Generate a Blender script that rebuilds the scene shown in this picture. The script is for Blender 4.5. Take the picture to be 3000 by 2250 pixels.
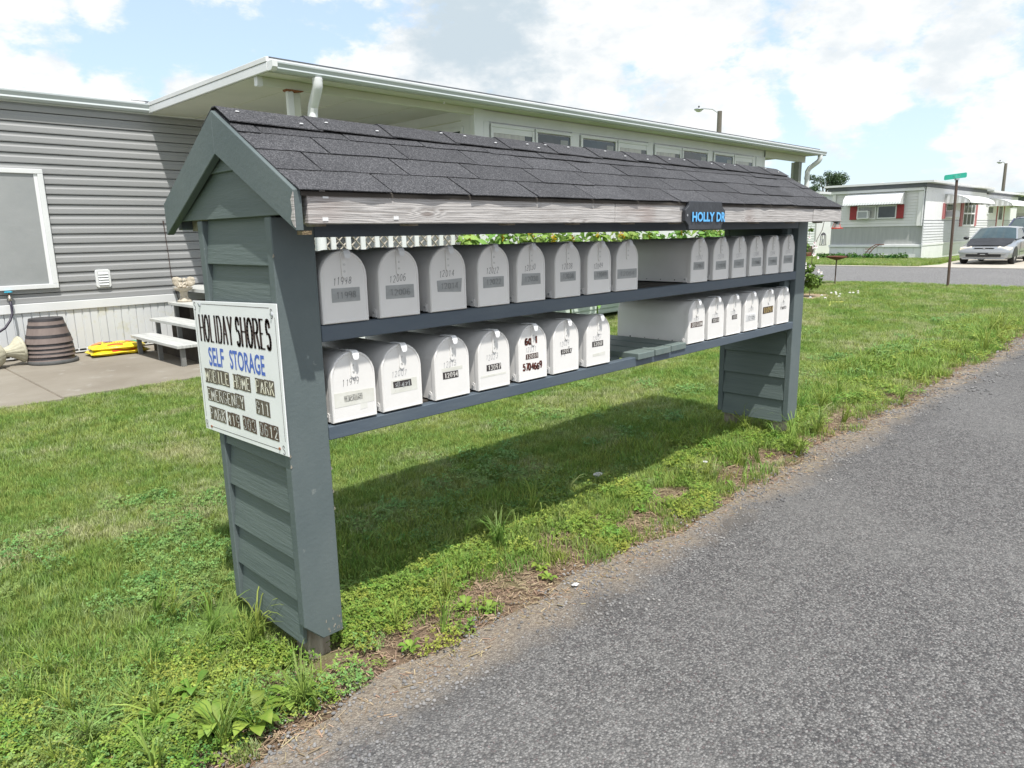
import bpy, bmesh, math, random
import numpy as np
from mathutils import Vector, Matrix
R = math.radians
rnd = random.Random(7)
nr = np.random.default_rng(11)
sc = bpy.context.scene
for o in list(bpy.data.objects): bpy.data.objects.remove(o)
COL = sc.collection

# ------------------------------------------------------------------ camera
cam_d = bpy.data.cameras.new('camera'); cam = bpy.data.objects.new('camera', cam_d); COL.objects.link(cam)
CX, CY, CZ = -1.0471, -2.0397, 1.4147
yaw, pit, rol = .7839, -.205, -.0197
F_ = Vector((math.cos(yaw)*math.cos(pit), math.sin(yaw)*math.cos(pit), math.sin(pit)))
R_ = Vector((math.sin(yaw), -math.cos(yaw), 0)); U_ = R_.cross(F_)
R2 = R_*math.cos(rol)+U_*math.sin(rol); U2 = -R_*math.sin(rol)+U_*math.cos(rol)
M = Matrix((R2, U2, -F_)).transposed().to_4x4(); M.translation = Vector((CX, CY, CZ))
cam.matrix_world = M
cam_d.sensor_width = 36; cam_d.lens = 2106.64*36/3000; cam_d.clip_start = .05; cam_d.clip_end = 2000
sc.camera = cam

# ------------------------------------------------------------------ light
SUNDIR = Vector((.45, 1.0, -2.3)).normalized()          # direction the light travels
sun_d = bpy.data.lights.new('sun', 'SUN'); sun_d.energy = 3.6; sun_d.angle = R(.6); sun_d.color = (1, .965, .9)
sun = bpy.data.objects.new('sun', sun_d); COL.objects.link(sun)
sun.rotation_euler = SUNDIR.to_track_quat('-Z', 'Y').to_euler()
sun.location = (0, -10, 30)
SUN_EL = math.asin(-SUNDIR.z); SUN_AZ = math.atan2(-SUNDIR.x, -SUNDIR.y)
sc.view_settings.view_transform = 'Standard'; sc.view_settings.look = 'None'
sc.view_settings.exposure = .60; sc.view_settings.gamma = 1
try: sc.view_settings.use_curve_mapping = False
except Exception: pass

world = bpy.data.worlds.new('World'); sc.world = world; world.use_nodes = True
wt = world.node_tree; wn = wt.nodes; wl = wt.links
for n in list(wn): wn.remove(n)
def WN(t, **k):
    n = wn.new(t)
    for a, b in k.items(): setattr(n, a, b)
    return n
def wmath(op, a, b=None, clamp=False):
    n = WN('ShaderNodeMath', operation=op, use_clamp=clamp)
    for i, v in enumerate((a, b)):
        if v is None: continue
        if isinstance(v, (int, float)): n.inputs[i].default_value = v
        else: wl.new(v, n.inputs[i])
    return n.outputs[0]
sky = WN('ShaderNodeTexSky', sky_type='NISHITA', sun_disc=False, sun_elevation=SUN_EL, sun_rotation=SUN_AZ,
         air_density=1.0, dust_density=1.2, ozone_density=1.4)
tc = WN('ShaderNodeTexCoord')
nrm = WN('ShaderNodeVectorMath', operation='NORMALIZE'); wl.new(tc.outputs['Generated'], nrm.inputs[0])
D = nrm.outputs[0]
def cloud_blob(az, el, rx, sharp):      # soft round cloud bank around a sky direction (degrees)
    v = Vector((math.cos(R(az))*math.cos(R(el)), math.sin(R(az))*math.cos(R(el)), math.sin(R(el))))
    d = WN('ShaderNodeVectorMath', operation='DISTANCE'); wl.new(D, d.inputs[0]); d.inputs[1].default_value = v
    return wmath('MULTIPLY', wmath('SUBTRACT', 1.0, wmath('DIVIDE', d.outputs['Value'], math.radians(rx))), sharp)
# banks of cumulus: azimuth, elevation, radius, weight
BLOBS = [(78, 15.5, 4.2, 1.0), (72.5, 14.8, 1.6, .8), (79.5, 9.2, 4.2, 1.1), (75.5, 9.5, 2.6, 1.1), (72.5, 8.3, 3.0, 1.1), (66.9, 9.3, 2.3, 1.2), (69, 7, 2, 1),
         (57.5, 11.3, 1.8, .8), (54.5, 10.6, 3.2, 1.2), (50, 11.5, 5, 1.3), (46, 15, 6, 1.4), (41, 11, 6.5, 1.3), (38, 16.5, 6, 1.3), (32, 14.5, 5.5, 1.3), (30, 7.5, 6.5, 1.1),
         (21, 9, 4.5, 1.0), (19.5, 15.5, 6.0, 1.2), (14, 11, 4, 1.0), (11, 6, 4.5, .8), (10, 17, 6, 1.1), (4, 10, 8, 1.0), (60, 24, 9, 1.0), (44, 28, 13, 1.1), (20, 30, 14, 1.0), (88, 13, 5, 1.0), (92, 24, 9, .9),
         (100, 9, 7, .9), (120, 22, 22, 1.0), (160, 30, 26, .9), (-40, 25, 26, 1.1), (-100, 30, 28, 1.0), (-160, 26, 26, 1.0), (-10, 12, 9, 1), (60, 55, 22, .9), (-60, 62, 24, .9)]
acc = None
for b in BLOBS:
    o_ = cloud_blob(*b)
    acc = o_ if acc is None else wmath('MAXIMUM', acc, o_)
def wnoise(scale, detail, rough, off=(0, 0, 0), sz=(1, 1, 1.9)):
    mp = WN('ShaderNodeMapping'); wl.new(D, mp.inputs[0]); mp.inputs['Location'].default_value = off; mp.inputs['Scale'].default_value = sz
    n = WN('ShaderNodeTexNoise'); wl.new(mp.outputs[0], n.inputs['Vector'])
    n.inputs['Scale'].default_value = scale; n.inputs['Detail'].default_value = detail; n.inputs['Roughness'].default_value = rough
    return n.outputs['Fac']
n1 = wnoise(11, 8, .6, (.3, .1, 0)); n2 = wnoise(30, 8, .62, (2, 1, 0)); n3 = wnoise(7, 5, .55, (5.3, 3.1, .7)); n4 = wnoise(18, 7, .6, (9, 3, 2))
dens = wmath('ADD', wmath('ADD', wmath('MULTIPLY', wmath('SUBTRACT', n1, .5), 1.9), wmath('MULTIPLY', wmath('SUBTRACT', n2, .5), 1.1)), wmath('MAXIMUM', acc, -.9))
cov = WN('ShaderNodeMapRange', interpolation_type='SMOOTHSTEP'); wl.new(dens, cov.inputs[0])
cov.inputs[1].default_value = -.12; cov.inputs[2].default_value = .42
# grey undersides where the cloud is thick
sh = wmath('ADD', wmath('MULTIPLY', wmath('SUBTRACT', n3, .42), 3.2), wmath('MULTIPLY', wmath('SUBTRACT', n4, .5), 2.2))
shade = WN('ShaderNodeMapRange', interpolation_type='SMOOTHSTEP'); wl.new(sh, shade.inputs[0])
shade.inputs[1].default_value = -.1; shade.inputs[2].default_value = 1.1
gb = WN('ShaderNodeVectorMath', operation='DISTANCE'); wl.new(D, gb.inputs[0])   # the one dark-bellied bank
gv = (math.cos(R(46.8))*math.cos(R(14.6)), math.sin(R(46.8))*math.cos(R(14.6)), math.sin(R(14.6))); gb.inputs[1].default_value = gv
gbm = WN('ShaderNodeMapRange', interpolation_type='SMOOTHSTEP')
wl.new(wmath('ADD', gb.outputs['Value'], wmath('MULTIPLY', wmath('ADD', wmath('SUBTRACT', n1, .5), wmath('SUBTRACT', n4, .5)), .22)), gbm.inputs[0])
gbm.inputs[1].default_value = .17; gbm.inputs[2].default_value = .02
shs = wmath('MAXIMUM', wmath('MULTIPLY', shade.outputs[0], .6), gbm.outputs[0])
cc = WN('ShaderNodeMix', data_type='RGBA'); wl.new(shs, cc.inputs[0])
cc.inputs[6].default_value = (5.2, 5.2, 5.15, 1); cc.inputs[7].default_value = (3.0, 3.5, 3.85, 1)
# thin white veil that pales the blue
veil = WN('ShaderNodeMix', data_type='RGBA'); veil.inputs[0].default_value = .5
wl.new(sky.outputs[0], veil.inputs[6]); veil.inputs[7].default_value = (4.0, 5.0, 5.9, 1)
gain = WN('ShaderNodeMix', data_type='RGBA', blend_type='MULTIPLY'); gain.inputs[0].default_value = 1
wl.new(veil.outputs[2], gain.inputs[6]); gain.inputs[7].default_value = (.98, .97, .98, 1)
mx = WN('ShaderNodeMix', data_type='RGBA'); wl.new(cov.outputs[0], mx.inputs[0]); wl.new(gain.outputs[2], mx.inputs[6]); wl.new(cc.outputs[2], mx.inputs[7])
bg = WN('ShaderNodeBackground'); wl.new(mx.outputs[2], bg.inputs[0]); bg.inputs[1].default_value = .14
wo = WN('ShaderNodeOutputWorld'); wl.new(bg.outputs[0], wo.inputs[0])

# ------------------------------------------------------------------ materials
MATS = {}
def mat(name, c1, c2=None, rough=.6, scale=8, stretch=(1, 1, 1), bump=0., bscale=None, metal=0., c3=None, s3=40, f3=.5,
        spec=.5, lo=.35, hi=.65, detail=6, world_co=False, trans=0., coat=0., brough=.65, bdist=.01, rand=0.):
    if name in MATS: return MATS[name]
    m = bpy.data.materials.new(name); m.use_nodes = True; t = m.node_tree; N = t.nodes; L = t.links
    p = N['Principled BSDF']; p.inputs['Roughness'].default_value = rough; p.inputs['Metallic'].default_value = metal
    p.inputs['Specular IOR Level'].default_value = spec
    if coat: p.inputs['Coat Weight'].default_value = coat
    if trans: p.inputs['Transmission Weight'].default_value = trans
    tcn = N.new('ShaderNodeTexCoord'); mp = N.new('ShaderNodeMapping'); mp.inputs['Scale'].default_value = stretch
    if world_co:
        g = N.new('ShaderNodeNewGeometry'); L.new(g.outputs['Position'], mp.inputs[0])
    else: L.new(tcn.outputs['Object'], mp.inputs[0])
    col = None
    def noise(s, d=detail, r=.6):
        n = N.new('ShaderNodeTexNoise'); L.new(mp.outputs[0], n.inputs['Vector']); n.inputs['Scale'].default_value = s
        n.inputs['Detail'].default_value = d; n.inputs['Roughness'].default_value = r; return n.outputs['Fac']
    def mixc(f, a, b):
        x = N.new('ShaderNodeMix'); x.data_type = 'RGBA'
        if isinstance(f, float): x.inputs[0].default_value = f
        else: L.new(f, x.inputs[0])
        for i, v in ((6, a), (7, b)):
            if isinstance(v, tuple): x.inputs[i].default_value = (*v, 1)
            else: L.new(v, x.inputs[i])
        return x.outputs[2]
    def rng(f, a, b):
        r = N.new('ShaderNodeMapRange'); L.new(f, r.inputs[0]); r.inputs[1].default_value = a; r.inputs[2].default_value = b; return r.outputs[0]
    if c2 is not None:
        col = mixc(rng(noise(scale), lo, hi), tuple(c1), tuple(c2))
        if c3 is not None: col = mixc(rng(noise(s3, 4), f3, f3+.12), col, tuple(c3))
    if rand:
        oi = N.new('ShaderNodeObjectInfo'); hs = N.new('ShaderNodeHueSaturation')
        r = N.new('ShaderNodeMapRange'); L.new(oi.outputs['Random'], r.inputs[0]); r.inputs[3].default_value = 1-rand; r.inputs[4].default_value = 1+rand
        L.new(r.outputs[0], hs.inputs['Value'])
        if col is None: hs.inputs['Color'].default_value = (*c1, 1)
        else: L.new(col, hs.inputs['Color'])
        col = hs.outputs[0]
    if col is not None: L.new(col, p.inputs['Base Color'])
    else: p.inputs['Base Color'].default_value = (*c1, 1)
    if bump:
        b = N.new('ShaderNodeBump'); b.inputs['Strength'].default_value = bump; b.inputs['Distance'].default_value = bdist
        L.new(noise(bscale or scale*4, 5, brough), b.inputs['Height']); L.new(b.outputs[0], p.inputs['Normal'])
    MATS[name] = m; return m

M_paint = mat('slate_paint', (.092, .120, .124), (.118, .146, .148), rough=.62, scale=3, c3=(.30, .32, .30), s3=21, f3=.685, bump=.35, bscale=60, stretch=(1, 1, 1), bdist=.004, rand=.06)
M_painth = mat('slate_paint_grain', (.092, .120, .118), (.112, .142, .138), rough=.62, scale=4, c3=(.19, .22, .21), s3=22, f3=.71, bump=.5, bscale=22, stretch=(1, .35, 5), bdist=.005, rand=.05)
M_rail = mat('rail_paint', (.070, .095, .125), (.095, .120, .145), rough=.55, scale=5, c3=(.22, .24, .24), s3=18, f3=.74, bump=.3, bscale=40, stretch=(.4, 1, 2), bdist=.004)
M_plank = mat('plank_paint', (.12, .16, .155), (.15, .185, .175), rough=.6, scale=6, bump=.4, bscale=30, stretch=(3, .4, 1), bdist=.004, rand=.07)
M_rawpost = mat('raw_wood', (.22, .19, .15), (.36, .33, .28), rough=.9, scale=5, stretch=(6, 6, .6), bump=.8, bscale=30)
M_darkwood = mat('dark_wood', (.035, .03, .026), (.07, .06, .05), rough=.85, scale=6, bump=.4)
M_white_box = mat('mailbox_enamel', (.80, .79, .775), (.74, .73, .71), rough=.38, scale=3.5, c3=(.55, .53, .49), s3=30, f3=.76, spec=.5, bump=.05, bscale=14, bdist=.01, rand=.03)
M_boxseam = mat('mailbox_seam', (.42, .42, .42), rough=.5)
M_rivet = mat('rivet', (.62, .62, .60), rough=.45, metal=.3)
M_rust = mat('rusty_screw', (.16, .06, .03), (.30, .12, .05), rough=.9, scale=60)
M_tape = mat('duct_tape', (.30, .315, .315), (.40, .41, .41), rough=.42, scale=9, stretch=(1, 1, 2.2), bump=.5, bscale=30, bdist=.004)
M_ctape = mat('clear_tape', (.62, .62, .56), (.72, .72, .68), rough=.3, scale=16, c3=(.45, .44, .38), s3=40, f3=.66)
M_ghost = mat('ghost_digits', (.24, .25, .25), rough=.5)
M_ink = mat('marker_ink', (.05, .05, .06), rough=.6)
M_inkf = mat('faded_ink', (.26, .27, .29), rough=.6)
M_blk = mat('sticker_black', (.025, .022, .022), (.06, .05, .05), rough=.45, scale=60)
M_dig = mat('sticker_digit', (.82, .81, .78), (.66, .64, .60), rough=.5, scale=70)
M_brn = mat('sticker_brown', (.055, .035, .02), (.10, .07, .04), rough=.4, scale=50)
M_gold = mat('sticker_gold', (.55, .42, .18), (.42, .33, .16), rough=.45, scale=40)
M_smear = mat('smeared_ink', (.03, .02, .02), (.22, .05, .03), rough=.6, scale=90)
M_silver = mat('silver_plate', (.60, .61, .62), (.74, .74, .74), rough=.35, scale=60, bump=.4, bscale=90, bdist=.002)
M_signw = mat('sign_white', (.86, .87, .89), (.81, .82, .84), rough=.35, scale=6)
M_signk = mat('sign_maroon_black', (.035, .012, .016), rough=.5)
M_signb = mat('sign_blue', (.06, .13, .52), (.08, .16, .56), rough=.5, scale=60)
M_letp = mat('letter_plate', (.09, .07, .055), (.15, .125, .10), rough=.55, scale=30)
M_letp2 = mat('letter_plate_dark', (.07, .035, .03), (.11, .07, .06), rough=.5, scale=40)
M_letg = mat('letter_cream', (.82, .76, .58), (.86, .84, .76), rough=.5, scale=40)
M_slate = mat('plaque_black', (.030, .033, .040), (.045, .05, .06), rough=.5, scale=20, bump=.2, bscale=60)
M_cyan = mat('letter_sky_blue', (.10, .42, .85), (.14, .50, .90), rough=.4, scale=60)
M_hub = mat('pvc_white', (.76, .77, .78), rough=.4)

def shingle_mat():
    m = bpy.data.materials.new('asphalt_shingle'); m.use_nodes = True; t = m.node_tree; N = t.nodes; L = t.links
    p = N['Principled BSDF']; p.inputs['Roughness'].default_value = .9; p.inputs['Specular IOR Level'].default_value = .25
    tcn = N.new('ShaderNodeNewGeometry')
    v = N.new('ShaderNodeTexVoronoi'); v.inputs['Scale'].default_value = 330; L.new(tcn.outputs['Position'], v.inputs['Vector'])
    bw = N.new('ShaderNodeRGBToBW'); L.new(v.outputs['Color'], bw.inputs[0])
    r = N.new('ShaderNodeValToRGB'); L.new(bw.outputs[0], r.inputs[0])
    r.color_ramp.elements[0].position = .2; r.color_ramp.elements[0].color = (.036, .037, .041, 1)
    r.color_ramp.elements[1].position = .88; r.color_ramp.elements[1].color = (.125, .125, .132, 1)
    e = r.color_ramp.elements.new(.55); e.color = (.058, .058, .064, 1)
    n = N.new('ShaderNodeTexNoise'); n.inputs['Scale'].default_value = 6; L.new(tcn.outputs['Position'], n.inputs['Vector']); n.inputs['Detail'].default_value = 6
    oi = N.new('ShaderNodeObjectInfo'); ma = N.new('ShaderNodeMath'); ma.operation = 'ADD'
    sc1 = N.new('ShaderNodeMath'); sc1.operation = 'MULTIPLY'; L.new(n.outputs['Fac'], sc1.inputs[0]); sc1.inputs[1].default_value = .55
    sc2 = N.new('ShaderNodeMath'); sc2.operation = 'MULTIPLY_ADD'; L.new(oi.outputs['Random'], sc2.inputs[0]); sc2.inputs[1].default_value = .22; sc2.inputs[2].default_value = .62
    L.new(sc1.outputs[0], ma.inputs[0]); L.new(sc2.outputs[0], ma.inputs[1])
    hs = N.new('ShaderNodeHueSaturation'); L.new(r.outputs[0], hs.inputs['Color']); L.new(ma.outputs[0], hs.inputs['Value'])
    L.new(hs.outputs[0], p.inputs['Base Color'])
    b = N.new('ShaderNodeBump'); b.inputs['Strength'].default_value = .6; b.inputs['Distance'].default_value = .003; L.new(bw.outputs[0], b.inputs['Height']); L.new(b.outputs[0], p.inputs['Normal'])
    return m
M_shingle = shingle_mat()

def weathered_mat():
    m = bpy.data.materials.new('weathered_board'); m.use_nodes = True; t = m.node_tree; N = t.nodes; L = t.links
    p = N['Principled BSDF']; p.inputs['Roughness'].default_value = .88; p.inputs['Specular IOR Level'].default_value = .2
    g = N.new('ShaderNodeTexCoord')
    # knots push the grain lines round them
    v = N.new('ShaderNodeTexVoronoi'); mpk = N.new('ShaderNodeMapping'); mpk.inputs['Scale'].default_value = (3.2, 1, 11)
    L.new(g.outputs['Object'], mpk.inputs[0]); L.new(mpk.outputs[0], v.inputs['Vector']); v.inputs['Scale'].default_value = 1.0
    kn = N.new('ShaderNodeMapRange'); kn.interpolation_type = 'SMOOTHSTEP'; L.new(v.outputs['Distance'], kn.inputs[0]); kn.inputs[1].default_value = .30; kn.inputs[2].default_value = 0.; kn.inputs[3].default_value = 0; kn.inputs[4].default_value = 1
    mp = N.new('ShaderNodeMapping'); mp.inputs['Scale'].default_value = (1.1, 1, 26); L.new(g.outputs['Object'], mp.inputs[0])
    n0 = N.new('ShaderNodeTexNoise'); n0.inputs['Scale'].default_value = 2.2; n0.inputs['Detail'].default_value = 3; L.new(mp.outputs[0], n0.inputs['Vector'])
    sx = N.new('ShaderNodeSeparateXYZ'); L.new(g.outputs['Object'], sx.inputs[0])
    a1 = N.new('ShaderNodeMath'); a1.operation = 'MULTIPLY'; L.new(sx.outputs['Z'], a1.inputs[0]); a1.inputs[1].default_value = 620
    a2 = N.new('ShaderNodeMath'); a2.operation = 'MULTIPLY_ADD'; L.new(n0.outputs['Fac'], a2.inputs[0]); a2.inputs[1].default_value = 26; L.new(a1.outputs[0], a2.inputs[2])
    a3 = N.new('ShaderNodeMath'); a3.operation = 'MULTIPLY_ADD'; L.new(kn.outputs[0], a3.inputs[0]); a3.inputs[1].default_value = 16; L.new(a2.outputs[0], a3.inputs[2])
    s = N.new('ShaderNodeMath'); s.operation = 'SINE'; L.new(a3.outputs[0], s.inputs[0])
    n1 = N.new('ShaderNodeTexNoise'); n1.inputs['Scale'].default_value = 5; n1.inputs['Detail'].default_value = 8; n1.inputs['Roughness'].default_value = .75; L.new(mp.outputs[0], n1.inputs['Vector'])
    h = N.new('ShaderNodeMath'); h.operation = 'MULTIPLY_ADD'; L.new(s.outputs[0], h.inputs[0]); h.inputs[1].default_value = .10; L.new(n1.outputs['Fac'], h.inputs[2])
    r = N.new('ShaderNodeValToRGB'); L.new(h.outputs[0], r.inputs[0])
    r.color_ramp.elements[0].position = .24; r.color_ramp.elements[0].color = (.24, .215, .20, 1)
    r.color_ramp.elements[1].position = .66; r.color_ramp.elements[1].color = (.56, .54, .53, 1)
    e = r.color_ramp.elements.new(.44); e.color = (.40, .385, .378, 1)
    mxk = N.new('ShaderNodeMix'); mxk.data_type = 'RGBA'
    k2 = N.new('ShaderNodeMapRange'); L.new(kn.outputs[0], k2.inputs[0]); k2.inputs[1].default_value = .72; k2.inputs[2].default_value = .95; k2.inputs[4].default_value = .6
    L.new(k2.outputs[0], mxk.inputs[0]); L.new(r.outputs[0], mxk.inputs[6]); mxk.inputs[7].default_value = (.12, .08, .065, 1)
    # reddish stains
    n2 = N.new('ShaderNodeTexNoise'); n2.inputs['Scale'].default_value = 3.3; n2.inputs['Detail'].default_value = 5; L.new(g.outputs['Object'], n2.inputs['Vector'])
    st = N.new('ShaderNodeMapRange'); L.new(n2.outputs['Fac'], st.inputs[0]); st.inputs[1].default_value = .56; st.inputs[2].default_value = .75; st.inputs[4].default_value = .40
    mx2 = N.new('ShaderNodeMix'); mx2.data_type = 'RGBA'; L.new(st.outputs[0], mx2.inputs[0]); L.new(mxk.outputs[2], mx2.inputs[6]); mx2.inputs[7].default_value = (.24, .16, .14, 1)
    L.new(mx2.outputs[2], p.inputs['Base Color'])
    b = N.new('ShaderNodeBump'); b.inputs['Strength'].default_value = .7; b.inputs['Distance'].default_value = .004; L.new(h.outputs[0], b.inputs['Height']); L.new(b.outputs[0], p.inputs['Normal'])
    return m
M_weath = weathered_mat()

# house materials
M_gsid = mat('grey_vinyl', (.275, .28, .285), (.295, .30, .305), rough=.55, scale=1.2, stretch=(.4, 1, 1), bump=.12, bscale=30)
M_white = mat('white_vinyl', (.72, .735, .745), (.66, .68, .685), rough=.5, scale=2, c3=(.52, .52, .48), s3=7, f3=.72)
M_skirt = mat('skirt_vinyl', (.60, .625, .65), (.66, .68, .69), rough=.55, scale=2, c3=(.56, .56, .47), s3=4, f3=.60)
M_gutter = mat('gutter_metal', (.44, .49, .50), (.50, .54, .55), rough=.4, scale=3, stretch=(.3, 1, 3))
M_roofw = mat('roof_white', (.70, .71, .71), (.62, .63, .63), rough=.5, scale=2)
M_soffit = mat('soffit_cream', (.62, .63, .54), (.56, .575, .50), rough=.7, scale=1.5)
M_glassd = mat('dark_glass', (.022, .03, .034), (.05, .06, .065), rough=.06, scale=1.5, spec=.8)
M_curt = mat('curtain_glass', (.36, .36, .35), (.50, .49, .46), rough=.25, scale=3, stretch=(5, 5, .4))
M_screen = mat('window_screen', (.27, .285, .29), (.33, .34, .345), rough=.5, scale=1.4, bump=.3, bscale=9)
M_conc = mat('concrete', (.20, .175, .14), (.265, .24, .20), rough=.9, scale=1.1, c3=(.30, .285, .25), s3=3.5, f3=.6, bump=.3, bscale=90, world_co=True, detail=9)
M_joint = mat('concrete_joint', (.13, .11, .085), (.20, .17, .13), rough=.95, scale=9)
M_deckw = mat('grey_tread', (.40, .41, .40), (.54, .55, .53), rough=.8, scale=5, stretch=(8, .5, 1), bump=.4, bscale=14)
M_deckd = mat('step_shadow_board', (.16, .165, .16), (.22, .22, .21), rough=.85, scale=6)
M_brl = mat('barrel_wood', (.16, .125, .115), (.20, .16, .145), rough=.7, scale=5, stretch=(3, 3, .6), bump=.15, bscale=20)
M_hoop = mat('barrel_hoop', (.022, .02, .022), (.04, .036, .04), rough=.5, scale=10)
M_urn = mat('urn_stone', (.42, .40, .30), (.50, .48, .38), rough=.8, scale=14, bump=.4, bscale=60)
M_cherub = mat('cherub_stone', (.42, .37, .29), (.55, .50, .42), rough=.9, scale=20, c3=(.22, .18, .13), s3=26, f3=.6, bump=.8, bscale=60)
M_ybag = mat('yellow_film', (.80, .62, .02), (.74, .55, .02), rough=.3, scale=6, bump=.5, bscale=16, bdist=.02)
M_red = mat('print_red', (.62, .05, .03), rough=.4); M_green = mat('print_green', (.02, .36, .12), rough=.4)
M_purple = mat('print_purple', (.36, .16, .36), rough=.4); M_orange = mat('print_orange', (.70, .25, .08), rough=.4)
M_black = mat('black_plastic', (.02, .02, .022), rough=.45)
M_hose = mat('hose_rubber', (.03, .025, .045), rough=.5); M_tap = mat('tap_blue', (.05, .42, .60), rough=.5)
M_brass = mat('tap_metal', (.45, .42, .38), rough=.4, metal=.6)
M_cable = mat('rusty_cable', (.07, .045, .04), rough=.8)
M_latt = mat('lattice_wood', (.40, .36, .31), (.50, .46, .40), rough=.8, scale=20)
M_dskirt = mat('sunroom_skirt', (.40, .47, .42), (.47, .53, .48), rough=.5, scale=2)
# right side
M_trw = mat('trailer_white', (.82, .825, .83), (.77, .78, .79), rough=.5, scale=1.4, c3=(.54, .57, .58), s3=3, f3=.66)
M_trg = mat('trailer_beige', (.72, .72, .71), (.76, .76, .745), rough=.55, scale=1.5)
M_trg2 = mat('trailer_grey', (.37, .38, .375), (.43, .44, .43), rough=.6, scale=3, stretch=(1, 5, .4))
M_trd = mat('trailer_band', (.11, .12, .14), (.14, .15, .17), rough=.6, scale=3)
M_maroon = mat('shutter_red', (.36, .035, .04), (.30, .03, .035), rough=.5, scale=9)
M_pinkr = mat('shutter_faded', (.46, .17, .17), (.36, .11, .12), rough=.6, scale=6)
M_awn = mat('awning_white', (.76, .77, .78), rough=.4); M_awng = mat('awning_stripe', (.52, .53, .52), rough=.5)
M_acg = mat('ac_grille', (.42, .44, .46), (.30, .31, .33), rough=.5, scale=40, stretch=(1, 1, 8))
M_birdb = mat('rust_brown', (.19, .06, .035), (.13, .05, .035), rough=.8, scale=18, bump=.3)
M_pole = mat('pole_brown', (.085, .055, .045), (.12, .08, .065), rough=.7, scale=12, stretch=(1, 1, .3))
M_stgreen = mat('street_sign_green', (.02, .34, .24), (.03, .40, .30), rough=.4, scale=5)
M_stlt = mat('street_sign_faded_letter', (.10, .47, .36), rough=.4)
M_galv = mat('galvanised', (.42, .44, .47), rough=.45, metal=.4)
M_upole = mat('utility_pole', (.10, .09, .075), (.18, .16, .135), rough=.9, scale=4, stretch=(5, 5, .4))
M_car = mat('silver_paint', (.36, .375, .39), rough=.28, metal=.45, coat=.5)
M_hood = mat('charcoal_hood', (.04, .042, .048), (.03, .032, .036), rough=.7, scale=3, spec=.25)
M_carg = mat('car_glass', (.03, .05, .055), (.055, .085, .09), rough=.05, scale=2, spec=.8)
M_suv = mat('navy_paint', (.055, .06, .12), rough=.3, metal=.2, coat=.5)
M_tyre = mat('tyre_rubber', (.018, .018, .018), rough=.8); M_rim = mat('wheel_rim', (.5, .5, .51), rough=.35, metal=.6)
M_lamp = mat('headlamp_amber', (.70, .60, .45), (.76, .72, .64), rough=.2, scale=4)

# vegetation / ground
def veg_mat(name, a, b, c=None, fr=.55, scale=.9, sss=.25, rv=.35, hue=.03, fine=0., dryband=False):
    m = bpy.data.materials.new(name); m.use_nodes = True; t = m.node_tree; N = t.nodes; L = t.links
    p = N['Principled BSDF']; p.inputs['Roughness'].default_value = .55; p.inputs['Specular IOR Level'].default_value = .3
    g = N.new('ShaderNodeNewGeometry')
    def noise(s, d, off=0):
        mp = N.new('ShaderNodeMapping'); mp.inputs['Location'].default_value = (off, off*.7, 0); mp.inputs['Scale'].default_value = (1, 1, .2); L.new(g.outputs['Position'], mp.inputs[0])
        n = N.new('ShaderNodeTexNoise'); n.inputs['Scale'].default_value = s; n.inputs['Detail'].default_value = d; n.inputs['Roughness'].default_value = .65; L.new(mp.outputs[0], n.inputs['Vector']); return n.outputs['Fac']
    def rg(f, lo, hi, to=1.):
        r = N.new('ShaderNodeMapRange'); L.new(f, r.inputs[0]); r.inputs[1].default_value = lo; r.inputs[2].default_value = hi; r.inputs[4].default_value = to; return r.outputs[0]
    def mixc(f, x_, y_):
        x = N.new('ShaderNodeMix'); x.data_type = 'RGBA'; L.new(f, x.inputs[0])
        for i, v in ((6, x_), (7, y_)):
            if isinstance(v, tuple): x.inputs[i].default_value = (*v, 1)
            else: L.new(v, x.inputs[i])
        return x.outputs[2]
    col = mixc(rg(noise(scale, 5), .38, .62), a, b)
    if c is not None:
        oi = N.new('ShaderNodeObjectInfo')
        ad = N.new('ShaderNodeMath'); ad.operation = 'ADD'; L.new(noise(scale*.8, 6, 4.), ad.inputs[0])
        mu = N.new('ShaderNodeMath'); mu.operation = 'MULTIPLY_ADD'; L.new(oi.outputs['Random'], mu.inputs[0]); mu.inputs[1].default_value = .22; mu.inputs[2].default_value = -.11
        L.new(mu.outputs[0], ad.inputs[1]); col = mixc(rg(ad.outputs[0], fr, fr+.16, .85), col, c)
    oi = N.new('ShaderNodeObjectInfo'); hs = N.new('ShaderNodeHueSaturation'); L.new(col, hs.inputs['Color'])
    gr = N.new('ShaderNodeNewGeometry')
    r = N.new('ShaderNodeMapRange'); L.new(gr.outputs['Random Per Island'], r.inputs[0]); r.inputs[3].default_value = 1-rv; r.inputs[4].default_value = 1+rv
    L.new(r.outputs[0], hs.inputs['Value'])
    r2 = N.new('ShaderNodeMapRange'); L.new(oi.outputs['Random'], r2.inputs[0]); r2.inputs[3].default_value = .5-hue; r2.inputs[4].default_value = .5+hue
    L.new(r2.outputs[0], hs.inputs['Hue'])
    L.new(hs.outputs[0], p.inputs['Base Color'])
    tr = N.new('ShaderNodeBsdfTranslucent'); L.new(hs.outputs[0], tr.inputs['Color'])
    ms = N.new('ShaderNodeMixShader'); ms.inputs[0].default_value = sss
    L.new(p.outputs[0], ms.inputs[1]); L.new(tr.outputs[0], ms.inputs[2]); L.new(ms.outputs[0], N['Material Output'].inputs[0])
    return m
M_grass = veg_mat('grass_blade', (.185, .30, .060), (.285, .37, .10), (.50, .47, .28), fr=.52, scale=1.5, rv=.35, sss=.38)
M_grass2 = veg_mat('verge_grass', (.185, .30, .055), (.28, .37, .085), (.42, .37, .20), fr=.60, scale=2.2, rv=.35, sss=.38)
M_clover = veg_mat('clover_leaf', (.17, .29, .045), (.30, .37, .07), None, scale=3, rv=.3)
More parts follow.
